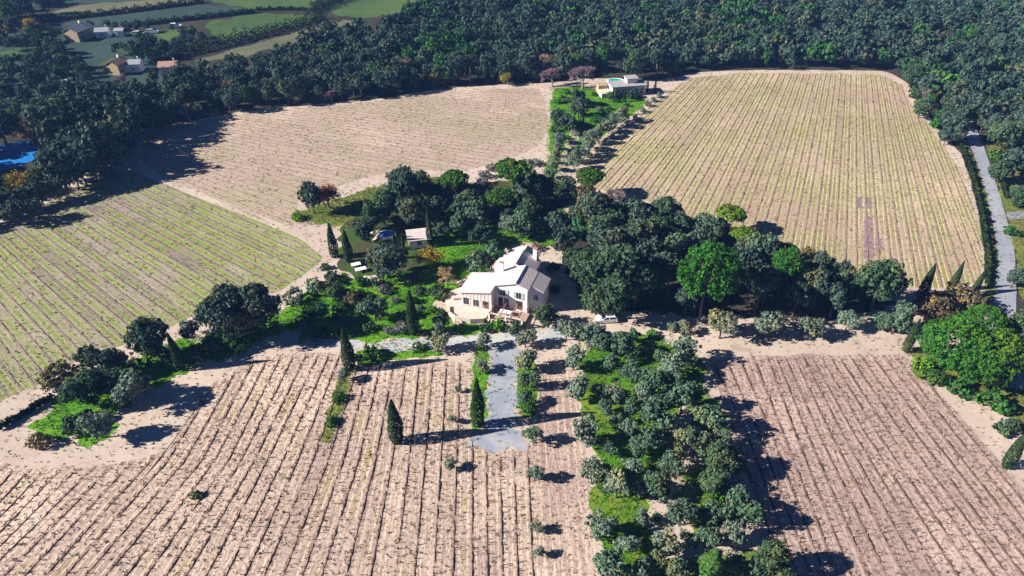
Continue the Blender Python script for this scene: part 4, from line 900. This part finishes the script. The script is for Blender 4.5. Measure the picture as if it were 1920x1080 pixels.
# olive path of the villa
for k, (x, y) in enumerate([(1050, 256), (1047, 268), (1044, 281), (1041, 294), (1037, 308), (1033, 322), (1030, 336)]):
    tree('olive', x, y, 25, ORD[k]+' olive from the top on the left side of the villa path', 1.0, 'olives left of the villa path')
for k, (x, y) in enumerate([(1166, 214), (1156, 224), (1143, 234), (1128, 244), (1113, 254), (1104, 266), (1097, 279), (1086, 290), (1078, 303)]):
    tree('olive', x, y, 31, ORD[k]+' olive from the top on the right side of the villa path', 1.0, 'olives right of the villa path')
for k, (x, y) in enumerate([(1236, 178), (1225, 186), (1216, 195), (1204, 206), (1191, 218), (1177, 231), (1163, 243), (1149, 255), (1134, 267), (1119, 279), (1105, 292), (1093, 304)]):
    tree('oliveb', x, y, 12, ORD[k]+' small bush from the top along the left rim of the yellowish vineyard', 1.6, 'bushes along the vineyard rim')

# trees round the hamlet far left
hr = np.random.default_rng(9)
def hamlet_zone(q): return 'garden tree of the far hamlet, '+('upper ' if q[1] < 120 else 'lower ')+('far left corner' if q[0] < 70 else 'left side' if q[0] < 150 else 'between its houses' if q[0] < 260 else 'right side')
HAM = [(14, 22, 50), (48, 12, 46), (20, 45, 40), (80, 4, 40), (-10, 60, 40), (60, 62, 26), (74, 66, 30), (96, 64, 26), (108, 58, 24), (20, 78, 30), (44, 76, 30), (70, 84, 28), (92, 82, 34), (112, 86, 30), (136, 88, 30), (160, 92, 28), (184, 90, 26), (170, 44, 18), (202, 44, 20), (216, 48, 18),
       (238, 52, 22), (256, 48, 20), (276, 50, 20), (246, 92, 40), (272, 84, 44), (262, 100, 36), (294, 96, 26), (348, 62, 24), (362, 60, 24), (378, 66, 26), (340, 78, 22), (322, 50, 16), (60, 112, 36), (90, 108, 30), (118, 116, 30), (150, 112, 30), (20, 130, 44), (50, 146, 40), (84, 140, 40), (118, 138, 34), (150, 132, 28),
       (10, 170, 44), (44, 178, 40), (80, 172, 36), (128, 170, 34), (160, 158, 30), (60, 210, 40), (100, 200, 44), (30, 232, 40), (290, 140, 30), (270, 146, 28), (262, 156, 28), (190, 176, 34), (226, 170, 30), (200, 128, 20), (340, 158, 30)]
for x, y, w in HAM:
    if any(abs(x-a) < b and c < y < d for a, b, c, d in ((152, 34, 60, 100), (200, 34, 58, 96), (236, 40, 128, 172), (322, 24, 134, 164))): continue
    w *= .85
    k = 'wood' if hr.random() < .8 else 'woodg'
    o_ = tree(k, x, y, w, ('dark ' if k == 'wood' else 'greener ')+hamlet_zone((x, y)), 1.15, 'trees round the far hamlet: '+('dark' if k == 'wood' else 'green'), 'tree'); o_.name = 'far_tree'
PLACED = np.array([o.location[:2] for o in C.objects if o.type == 'EMPTY'])
fill([(1100, 660), (1230, 640), (1310, 680), (1300, 760), (1370, 860), (1400, 960), (1400, 1090), (1160, 1090), (1140, 960), (1110, 800)], 22, ['olived', 'olive', 'olived'], (1.1, 1.9), 2.3, 'young olive squeezed between larger trees of the orchard', 'young olives in the orchard', 12, 1.1)
fill([(1090, 660), (1230, 640), (1300, 690), (1260, 800), (1230, 900), (1250, 1080), (1160, 1080), (1120, 900)], 16, ['shrub', 'bright', 'brush'], (.5, .9), 1.8, 'low weedy bush in the orchard grass', 'low bushes in the orchard grass', 13, .9)
fill([(-60, 70), (120, 78), (250, 84), (380, 70), (330, 110), (330, 150), (150, 205), (60, 260), (-60, 270)], 110, ['wood', 'wood', 'wood', 'woodg'], (1.4, 2.7), 3.2, hamlet_zone, 'garden trees of the far hamlet', 9, 1.0,
     [(152, 80, 40, 24), (205, 78, 40, 22), (230, 146, 52, 28), (322, 146, 30, 24), (20, 108, 50, 16), (205, 118, 40, 14), (312, 70, 30, 16), (40, 290, 50, 26), (20, 200, 40, 8)])
fill([(-60, 10), (40, -20), (130, -20), (60, 34), (-60, 80)], 45, ['wood'], (2.6, 4.0), 3.6, 'dark tree of the far wood in the top left corner', 'trees in the top left corner', 10, 1.2)  # these belong to the far wood, not to the hamlet gardens
for x, y, w, kd, lab in [(54, 40, 24, 'gold', 'orange tree at the edge of the far top left wood'), (8, 54, 26, 'gold', 'orange brown tree at the far left picture edge'), (232, 146, 36, 'barep', 'pinkish leafless tree below the yellow hamlet house'), (78, 226, 62, 'bare', 'wide grey leafless tree left of the vineyards'),
                         (110, 245, 44, 'barep', 'pinkish leafless tree above the pond'), (352, 128, 34, 'bare', 'grey leafless tree beside the pink roofed house'), (650, 52, 26, 'barep', 'pinkish leafless tree at the corner of the dry meadow')]:
    tree(kd, x, y, w, lab)
def hedge(pts_px, wid, hgt, label, seed):
    r = np.random.default_rng(seed); p = W(pts_px); l = np.r_[0, np.cumsum(np.linalg.norm(np.diff(p, axis=0), axis=1))]; n = int(l[-1]*60)
    q = r.random(n)*l[-1]; c = np.stack([np.interp(q, l, p[:, 0]), np.interp(q, l, p[:, 1])], 1); a = r.random(n)*np.pi; k = 1+.25*np.sin(q*1.3)+.15*np.sin(q*3.7)
    P3 = np.c_[c[:, 0], c[:, 1]+np.cos(a)*wid/2, np.sin(a)*hgt*k*np.sqrt(r.random(n))+.1]; N = unit(np.stack([r.normal(size=n)*.3, np.cos(a), np.sin(a)], 1)+.5*r.normal(size=(n, 3)))
    v, f = leaf_quads(P3, N, .34, r); m = p.mean(0); v = v-np.array([[m[0], m[1], 0]])
    o = obj('hedge', mesh_np('hedge', v, f, [M['cyp']])); o.location = (m[0], m[1], 0); tag(o, label, 'hedge')
hedge([(300, 112), (400, 90), (500, 66), (612, 37)], 7, 4.6, 'long dark hedge between the green and the dry far meadows', 1)  # wide dark strip, here and next: hedge and its shadow in one shape
hedge([(582, 24), (640, 2), (668, -8)], 7, 4.6, 'dark hedge running up to the top edge between green meadows', 2)
hedge([(70, 43), (230, 25), (384, 5)], 2, 2.5, 'thin dark hedge below the pale far field', 3)
hedge([(230, 52), (330, 41), (480, 24)], 2, 2.2, 'thin hedge above the hamlet gardens', 4)
hedge([(482, 20), (530, 19), (580, 20)], 1.5, 1.5, 'short thin hedge between two far green meadows', 5)
hedge([(1800, 276), (1824, 340), (1840, 410), (1850, 480), (1850, 535)], 1.2, 1.3, 'low dark strip of hedge and ditch shadow along the right rim of the yellowish vineyard', 6)  # dark leafy strip stands in for the hedge and ditch shadows
hedge([(1856, 290), (1876, 340), (1886, 372)], .9, 1.0, 'low dark hedge right of the country road', 7)
hedge([(0, 806), (60, 770), (100, 745)], 1.0, 1.1, 'dark low scrub line beside the farm track at the left edge', 8)
# ------------------------------------------------------------------ buildings
def tiles(name, c1, c2):
    m, nt = newmat(name); t = NT(nt); p = t.pos()
    w = t.n('ShaderNodeTexWave', wave_type='BANDS', bands_direction='Y'); t.l(p, w.inputs['Vector']); w.inputs['Scale'].default_value = .55; w.inputs['Distortion'].default_value = 1.2; w.inputs['Detail'].default_value = 2
    n = t.noise(p, 2.5, 5, .7)
    col = t.mix(t.ramp(n, .3, .7), c1, c2); col = t.mix(t.math('MULTIPLY', t.math('SUBTRACT', 1.0, t.ramp(w.outputs[1], .05, .5)), .4), col, tuple(x*.45 for x in c1)); col = t.mix(t.ramp(t.noise(p, 3, 4, .7), .54, .7), col, tuple(x*.6 for x in c1))
    t.out(t.bsdf(col, .9, .1, t.bump(w.outputs[1], .6, .06))); return m
M['tile'] = tiles('sun_bleached_tiles', (.66, .56, .53), (.80, .71, .68))
M['tiler'] = tiles('terracotta_tiles', (.40, .24, .19), (.46, .31, .25))
M['tileg'] = tiles('grey_tiles', (.30, .32, .36), (.38, .39, .42))
M['render'] = plain('cream_render', (.86, .81, .79), .9, .1, .08, 1.2, .2)
M['pinkr'] = plain('pink_render', (.68, .54, .50), .9, .1, .14, 1.5, .3)
M['stone'] = plain('pale_stone_wall', (.60, .53, .42), .9, .1, .2, 3, .6)
M['yellow'] = plain('ochre_render', (.38, .30, .18), .9, .1, .1, 1.5)
M['glass'] = plain('window_glass', (.02, .025, .035), .08, .5, .1, 1)
M['shutter'] = plain('grey_shutter', (.42, .46, .50), .7, .2, .1, 2)
M['doorw'] = plain('brown_door', (.16, .07, .05), .7, .2, .2, 3)
M['white'] = plain('white_paint', (.80, .79, .77), .5, .3, .05, 2)
M['greyroof'] = plain('grey_flat_roof', (.34, .33, .34), .9, .1, .12, 1)
M['deck'] = plain('red_brown_deck', (.40, .27, .23), .8, .2, .2, 4)
def win(parent, x, z, w, h, y, face=-1, shutters=True, door=False, arch=False):
    """window on a wall facing -y (face -1) in the parent's frame"""
    o = MB().box(x-w/2, x+w/2, y-.06, y+.05, z, z+h).build('door' if door else 'window', M['doorw'] if door else M['white'], parent)
    if door:
        MB().box(x-w/2+.1, x+w/2-.1, y-.075, y-.055, z+.9, z+h-.15).build('pane', M['glass'], o); MB().box(x+w/2-.2, x+w/2-.14, y-.12, y-.055, z+1.0, z+1.12).build('handle', M['white'], o)
    else:
        for s in (-1, 1): MB().box(x+(s-1)*w/4+.05, x+(s+1)*w/4-.05, y-.09, y-.055, z+.07, z+h-.07).build('pane', M['glass'], o)
        MB().box(x-w/2-.1, x+w/2+.1, y-.16, y-.02, z-.1, z-.003).build('sill', M['stone'], o)
    if shutters:
        for s in (-1, 1):
            a = x+s*(w/2+.06); b = a+s*w*.48
            MB().box(min(a, b), max(a, b), y-.1, y-.04, z, z+h).build('shutter', M['shutter'], parent)
    return o
def slab(mb, pts, th):  # sloping roof slab from 4 corner points
    p = [np.asarray(q, float) for q in pts]; return mb.hexa([q-np.array([0, 0, th]) for q in p]+p)
def block(mb, x0, x1, y0, y1, zl, zr, xm=None, zm=None):
    prof = [(x0, -.3), (x1, -.3), (x1, zr)]+([(xm, zm)] if xm is not None else [])+[(x0, zl)]
    return mb.side_prism(prof, y0, y1)
O = G(988, 590); YAW = -math.radians(19)
house = empty('farmhouse', (O[0], O[1], 0), YAW)
tag(house, 'large cream stone farmhouse with pale tiled roofs and chimneys in the middle of the garden', 'house')
w = MB(); block(w, -6.6, 0, 0, 6, 5.75, 6.35, -2.3, 7.2); w.build('main_wall', M['render'], house)
w = MB(); block(w, .003, 2.6, 1.6, 6.2, 6.3, 5.2); w.build('side_wall', M['render'], house)
w = MB(); block(w, -9, -1.0, 6.203, 11.7, 5.1, 5.3, -4.5, 7.0); w.build('rear_wall', M['render'], house)
w = MB(); block(w, -8.4, -2.2, 11.703, 14.8, 4.3, 4.6, -4.8, 5.9); w.build('rear_wall', M['pinkr'], house)
w = MB(); block(w, -13, -6.603, -2.2, 4.2, 4.1, 5.5); w.build('wing_wall', M['pinkr'], house)
def roof2(name, x0, x1, xm, y0, y1, zl, zr, zm, mat, ov=.35, th=.16):
    rf = MB()
    kl = (zm-zl)/(xm-x0); kr = (zm-zr)/(x1-xm)
    slab(rf, [(x0-ov, y0-ov, zl-kl*ov+.18), (xm, y0-ov, zm+.18), (xm, y1+ov*.4, zm+.18), (x0-ov, y1+ov*.4, zl-kl*ov+.18)], th)
    a = rf.build(name, M[mat], house)
    rf = MB(); slab(rf, [(xm+.004, y0-ov, zm+.18), (x1+ov, y0-ov, zr-kr*ov+.18), (x1+ov, y1+ov*.4, zr-kr*ov+.18), (xm+.004, y1+ov*.4, zm+.18)], th)
    rf.build(name, M[mat], house)
    c = MB().tube([(xm, y0-ov, zm+.2), (xm, y1+ov*.4, zm+.2)], .13, 6); c.build('ridge_tiles', M[mat], a)
    return a
r1 = roof2('roof', -6.6, 0, -2.3, 0, 6.0, 5.75, 6.35, 7.2, 'tile')
rf = MB(); slab(rf, [(-.0+.36, 1.25, 6.36), (2.95, 1.25, 5.24), (2.95, 6.3, 5.24), (.36, 6.3, 6.36)], .16); rf.build('roof', M['tile'], house)
r3 = roof2('roof', -9, -1.0, -4.5, 6.5, 11.4, 5.1, 5.3, 7.0, 'tile')
r4 = roof2('roof', -8.4, -2.2, -4.8, 12.0, 14.8, 4.3, 4.6, 5.9, 'tile')
rf = MB(); slab(rf, [(-13.4, -2.6, 4.2), (-6.62, -2.6, 5.68), (-6.62, 4.4, 5.68), (-13.4, 4.4, 4.2)], .16); rf.build('roof', M['tile'], house)
def chimney(x, y, z0, z1, s, lab=None):
    b = MB().box(x-s, x+s, y-s*.7, y+s*.7, z0, z1).build('chimney', M['render'], house)
    MB().box(x-s-.08, x+s+.08, y-s*.7-.08, y+s*.7+.08, z1+.002, z1+.14).build('cap', M['tiler'], b)
chimney(-6.9, 4.6, 5, 8.0, .42); chimney(-1.9, 11.0, 5, 8.3, .4)
ap = MB(); ap.tube([(-9.4, 9.2, -.2), (-9.4, 9.2, 4.2)], 1.5, 12); ap.build('stair_tower', M['pinkr'], house, True)
ap = MB(); ap.tube([(-9.4, 9.2, 4.203), (-9.4, 9.2, 5.0)], [1.75, .1], 12); ap.build('tower_roof', M['tiler'], house)
for x, z, ww, h in ((-5.05, 3.7, 1.15, 1.35), (-1.75, 3.55, 1.0, 1.6)): win(house, x, z, ww, h, 0)
win(house, -5.5, .9, .95, 2.1, 0, shutters=False, door=True); win(house, -4.3, .9, .95, 2.1, 0, shutters=False, door=True); win(house, -1.6, .9, 1.2, 2.1, 0, shutters=False, door=True)
for x in (-12.0, -9.9, -7.9): win(house, x, 1.2, 1.2, 1.8, -2.2, shutters=False, door=(x == -7.9))
win(house, 1.3, 2.9, .9, 1.2, 1.6, shutters=False)
for k in range(9):   # pilaster strips that give the wing its ribbed look
    x = -12.8+k*.76; MB().box(x, x+.1, -2.26, -2.203, .2, 4.0+.21*(k*.76)-.15).build('pilaster', M['render'], house)
for y, x, z in ((8, -1.0, 3.0), (10, -1.0, 3.0)): MB().box(x-.02, x+.06, y-.45, y+.45, z, z+1.2).build('window', M['glass'], house)
# terrace in front
ter = empty('terrace', (O[0], O[1], 0), YAW); tag(ter, 'raised paved terrace with curved cream retaining wall in front of the farmhouse', 'terrace')
arc = [(-15.4, 3.2), (-17.0, 1.2), (-16.8, -1.6), (-15.0, -3.6)]
poly = [(-13.2, 3.6)]+arc+[(-14.2, -5.4), (-12.5, -6.2), (-9.5, -6.0), (-7.2, -5.0), (-6.9, -2.4), (-6.8, -.1), (-13.1, -.1)]
MB().prism(poly, -.3, .8).build('paving_bed', M['paving'], ter)
wl = MB()
for a, b in zip(poly[4:9], poly[5:10]):
    a, b = np.array(a), np.array(b); d = (b-a)/np.linalg.norm(b-a); nn = np.array([-d[1], d[0]])*-.35
    wl.hexa([(*(a), -.3), (*(b), -.3), (*(b+nn), -.3), (*(a+nn), -.3), (*(a), 1.25), (*(b), 1.25), (*(b+nn), 1.25), (*(a+nn), 1.25)])
wl.build('retaining_wall', M['stone'], ter)
for k in range(4): MB().box(-17.9-.3*k, -17.2-.3*k, -1.0, 1.2, -.2, .62-.17*k).build('step', M['paving'], ter)
for k, (px_, py_) in enumerate(((-15.2, -1.2), (-14.6, .9))): MB().tube([(px_, py_, .8), (px_, py_, 1.55)], [.28, .4], 10).build('planter', M['pinkr'], ter)
per = empty('pergola', (O[0], O[1], 0), YAW); tag(per, 'open pergola with pale posts over a red brown deck below the house front', 'pergola')
MB().box(-6.6, .6, -4.6, -.12, -.2, .55).build('deck', M['deck'], per)
MB().box(-6.6, .7, -5.0, -4.62, -.2, .95).build('deck_wall', M['stone'], per)
for x in (-6.3, -2.9, .4): MB().box(x-.14, x+.14, -4.6, -4.3, .55, 2.2).build('post', M['white'], per)
MB().box(-6.6, .7, -4.62, -4.35, 2.2, 2.36).build('beam', M['stone'], per)
for k in range(4): x = -6.3+k*2.2; MB().box(x, x+.09, -4.9, -.1, 2.363, 2.46).build('rafter', M['deck'], per)
tb = empty('garden_table', (O[0]-4.2, O[1]-.6, .55), YAW); tag(tb, 'white garden table on the deck below the house', 'table')
MB().box(-1.2, 1.2, -.5, .5, .72, .78).build('table_top', M['white'], tb)
for x in (-1, 1):
    for y in (-.4, .4): MB().box(x-.04, x+.04, y-.04, y+.04, 0, .718).build('leg', M['white'], tb)

def gable_house(name, px, py, w, d, h, rise, yaw, wall, roof, label, wins=2, cat='house', chim=True):
    p = G(px, py); k_ = .82 if name == 'hamlet_house' else 1.0; e = empty(name, (p[0], p[1], 0), math.radians(yaw), (k_, k_, k_)); tag(e, label, cat)
    m = MB(); # ridge along x
    m.v += [(-w/2, -d/2, -.2), (w/2, -d/2, -.2), (w/2, d/2, -.2), (-w/2, d/2, -.2), (-w/2, -d/2, h), (w/2, -d/2, h), (w/2, d/2, h), (-w/2, d/2, h), (-w/2, 0, h+rise), (w/2, 0, h+rise)]
    m.f += [(0, 1, 5, 4), (2, 3, 7, 6), (1, 2, 6, 9, 5), (3, 0, 4, 8, 7)]
    m.build('wall', M[wall], e)
    k = rise/(d/2)*.4
    rf = MB(); slab(rf, [(-w/2-.4, -d/2-.4, h-k+.16), (w/2+.4, -d/2-.4, h-k+.16), (w/2+.4, 0, h+rise+.16), (-w/2-.4, 0, h+rise+.16)], .15); ro = rf.build('roof', M[roof], e)
    rf = MB(); slab(rf, [(-w/2-.4, .004, h+rise+.16), (w/2+.4, .004, h+rise+.16), (w/2+.4, d/2+.4, h-k+.16), (-w/2-.4, d/2+.4, h-k+.16)], .15); rf.build('roof', M[roof], e)
    if chim: MB().box(w*.25, w*.25+.7, .3, .9, h+.2, h+rise+1.0).build('chimney', M['render'], ro)
    for q in range(wins):
        x = -w/2+w*(q+.5)/wins; win(e, x, .9 if h < 4 else 3.2, 1.0, 1.2, -d/2, shutters=False)
        if h >= 4: win(e, x, .2 if q == 0 else .9, 1.0, 2.0 if q == 0 else 1.2, -d/2, shutters=False, door=q == 0)
    return e
gable_house('pool_house', 786, 456, 4.6, 4.2, 2.4, .9, 12, 'render', 'tile', 'small pool house with a very pale roof beside the golden tree', 1, 'pool house', False)
gable_house('hamlet_house', 152, 72, 11, 8, 4.6, 2.0, 78, 'yellow', 'tileg', 'far house with a sunlit ochre gable and blue grey roof in the hamlet', 2)
gable_house('hamlet_house', 196, 68, 6, 5, 3.0, 1.2, 10, 'render', 'tileg', 'small far house with a pale roof right of the ochre gabled one', 1)
gable_house('hamlet_house', 228, 67, 4, 4, 3.0, .8, 5, 'white', 'tileg', 'tiny white far outbuilding right of the hamlet houses', 1, 'house', False)
gable_house('hamlet_house', 226, 136, 7, 6, 4.4, 1.6, 75, 'yellow', 'tiler', 'far house with a narrow yellow sunlit wall below the hamlet lawn', 2)
gable_house('hamlet_house', 256, 132, 6, 5, 3.6, 1.2, 6, 'render', 'tileg', 'far house with a blue grey roof right of the yellow walled one', 1)
gable_house('hamlet_house', 322, 138, 7.5, 6, 4.0, 1.4, 8, 'pinkr', 'tiler', 'far house with a pinkish tiled roof at the edge of the wood', 2)
gable_house('hamlet_house', 118, 168, 5, 4, 3.0, 1.0, 20, 'render', 'tile', 'tiny pale far house among trees at the left', 1, 'house', False)
# far villa: long low flat-roofed block, pool behind
p = G(1172, 180); vil = empty('villa', (p[0], p[1], 0), math.radians(11)); tag(vil, 'long low white far villa at the head of the green garden', 'house')
MB().box(-4.5, 7.0, 0, 5.0, -.2, 3.2).build('wall', M['pinkr'], vil)
MB().box(-4.9, 7.4, -.4, 5.4, 3.2, 3.42).build('roof', M['greyroof'], vil)
MB().box(1.0, 4.6, 2.0, 5.0, 3.42, 4.9).build('upper_wall', M['pinkr'], vil); MB().box(.7, 4.9, 1.7, 5.3, 4.9, 5.08).build('upper_roof', M['greyroof'], vil)
for x in (-3, -.6, 1.6, 3.8, 5.8): win(vil, x, .6, 1.1, 1.8, 0, shutters=False)
MB().box(-8.4, -4.93, -.6, 3.6, -.2, 1.6).build('side_terrace', M['stone'], vil); MB().box(-8.2, -5.1, 3.8, 6.4, -.2, 2.6).build('annex', M['yellow'], vil)
for k, (px_, py_, rx, ry, n_, lab) in enumerate([(1154, 152, 2.6, 1.8, 'swimming_pool', 'small turquoise pool behind the far villa'), (726, 441, 1.75, 1.35, 'swimming_pool', 'round blue pool in the shaded garden left of the pool house')]):
    p = G(px_, py_); e = empty(n_, (p[0], p[1], 0)); tag(e, lab, 'pool')
    ring = [(math.cos(2*math.pi*i/24), math.sin(2*math.pi*i/24)) for i in range(24)]
    rim = MB(); b0 = 0
    hh = .35 if k == 0 else .5
    for i in range(24):
        j = (i+1) % 24; a, b = ring[i], ring[j]
        rim.hexa([(a[0]*rx, a[1]*ry, 0), (a[0]*(rx+.35), a[1]*(ry+.35), 0), (b[0]*(rx+.35), b[1]*(ry+.35), 0), (b[0]*rx, b[1]*ry, 0), (a[0]*rx, a[1]*ry, hh), (a[0]*(rx+.35), a[1]*(ry+.35), hh), (b[0]*(rx+.35), b[1]*(ry+.35), hh), (b[0]*rx, b[1]*ry, hh)])
    rim.build('rim', M['white'], e)
    wm, nt = newmat('pool_water'); t = NT(nt); t.out(t.bsdf((.01, .42, .34) if k == 0 else (.02, .16, .72), .15, .4, t.bump(t.noise(t.gpos(), 3, 2), .1, .02)))
    MB().prism([(a[0]*rx*.999, a[1]*ry*.999) for a in ring], .0, hh-.1).build('water', wm, e)
# loungers by the blue pool
def lounger(px, py, yaw, mat, label):
    p = G(px, py); e = empty('sun_lounger', (p[0], p[1], 0), yaw); tag(e, label, 'sun lounger', None)
    MB().box(-.95, .35, -.32, .32, .28, .36).build('seat', M[mat], e)
    m = MB(); slab(m, [(.36, -.32, .36), (1.0, -.32, .85), (1.0, .32, .85), (.36, .32, .36)], .08); m.build('backrest', M[mat], e)
    for x in (-.85, .3):
        for y in (-.28, .28): MB().box(x-.03, x+.03, y-.03, y+.03, 0, .278).build('leg', M['white'], e)
lounger(692, 441, .4, 'pinkr', 'pinkish sun lounger nearest the left oak by the blue pool'); lounger(701, 440, .2, 'white', 'white sun lounger between the pinkish one and the blue pool'); lounger(704, 449, 1.2, 'pinkr', 'pinkish sun lounger at the lower rim of the blue pool')
# white tables under the large oak
for px_, py_, s_, lab in ((668, 500, 1.0, 'pale garden table half hidden left of the large grey green oak'), (677, 509, 1.2, 'white garden table below left of the large grey green oak')):
    p = G(px_, py_); e = empty('garden_table', (p[0], p[1], 0), .4); tag(e, lab, 'table')
    MB().box(-s_, s_, -.6, .6, .70, .76).build('table_top', M['white'], e)
    for x in (-s_+.1, s_-.1):
        for y in (-.5, .5): MB().box(x-.04, x+.04, y-.04, y+.04, 0, .698).build('leg', M['white'], e)

# ------------------------------------------------------------------ vehicles
M['carw'] = plain('white_car_paint', (.72, .76, .82), .25, .5, .02, 1)
M['tyre'] = plain('tyre_rubber', (.02, .02, .02), .9, .1, .1, 3)
M['lamp'] = plain('lamp_glass', (.7, .7, .68), .1, .6, .05, 3)
M['taill'] = plain('tail_lamp', (.4, .02, .02), .2, .5, .05, 3)
def car(x, y, yaw, label, sc=1.0, group=None):
    e = empty('parked_car', (x, y, 0), yaw, (sc, sc, sc)); tag(e, label, 'car', group)
    hw = .86; side = [(-2.0, .28), (2.02, .28), (2.06, .62), (1.98, .86), (1.05, .98), (-1.55, 1.0), (-2.02, .9), (-2.08, .5)]
    b = MB().side_prism(side, -hw, hw); body = b.build('body', M['carw'], e)
    lo = [(-1.95, .97), (1.0, .97)]; hi = [(-1.55, 1.46), (.25, 1.48)]
    g = MB().hexa([(lo[0][0], -hw+.04, .97), (lo[1][0], -hw+.04, .97), (lo[1][0], hw-.04, .97), (lo[0][0], hw-.04, .97), (hi[0][0], -hw+.2, 1.44), (hi[1][0], -hw+.2, 1.46), (hi[1][0], hw-.2, 1.46), (hi[0][0], hw-.2, 1.44)])
    g.build('window', M['glass'], e)
    MB().hexa([(-1.62, -hw+.17, 1.44), (.3, -hw+.17, 1.455), (.3, hw-.17, 1.455), (-1.62, hw-.17, 1.44), (-1.5, -hw+.24, 1.5), (.15, -hw+.24, 1.52), (.15, hw-.24, 1.52), (-1.5, hw-.24, 1.5)]).build('roof', M['carw'], e)
    for s in (-1, 1):
        for (xa, xb) in ((1.02, .27), (-.42, -.42), (-1.93, -1.56)):
            MB().tube([(xa, s*(hw-.03), .97), (xb, s*(hw-.185), 1.46)], .045, 5).build('pillar', M['carw'], e)
        for xw in (-1.25, 1.28):
            wh = MB().tube([(xw, s*(hw-.2), .31), (xw, s*(hw+.02), .31)], .31, 16).build('wheel', M['tyre'], e); MB().tube([(xw, s*(hw+.021), .31), (xw, s*(hw+.035), .31)], .19, 12).build('rim', M['lamp'], wh)
        MB().box(1.93, 2.07, s*.62-.16, s*.62+.16, .62, .78).build('headlight', M['lamp'], e); MB().box(-2.1, -2.0, s*.68-.1, s*.68+.1, .62, .86).build('tail_light', M['taill'], e)
        MB().box(.72, .88, s*(hw+.02)-.09, s*(hw+.02)+.09, .98, 1.1).build('mirror', M['carw'], e)
p = G(1137, 602); car(p[0], p[1], math.radians(184), 'pale car parked under the big oaks right of the house')
for px_, py_, yaw, lab in [(262, 66, 5, 'leftmost white vehicle in the line beside the hamlet lawn'), (288, 62, 5, 'second white vehicle in the line beside the hamlet lawn'), (330, 52, 8, 'white vehicle above the hamlet lawn'), (306, 88, 20, 'white vehicle below the hamlet lawn')]:
    p = G(px_, py_); car(p[0], p[1], math.radians(yaw), lab, 1.25)
HAZE = 0.00018
# ------------------------------------------------------------------ thin blue air over the whole valley
hm, nt = newmat('blue_air'); t = NT(nt)
pv = t.n('ShaderNodeVolumePrincipled'); pv.inputs['Color'].default_value = (.20, .42, 1.0, 1); pv.inputs['Density'].default_value = HAZE; pv.inputs['Anisotropy'].default_value = 0.0
ho = t.n('ShaderNodeOutputMaterial'); t.l(pv.outputs[0], ho.inputs['Volume'])
hz = MB().box(-2550, 2550, -650, 4550, -1.0, 92).build('haze', hm)
tag(hz, 'thin blue haze over the whole valley', 'haze', None, 'stuff')
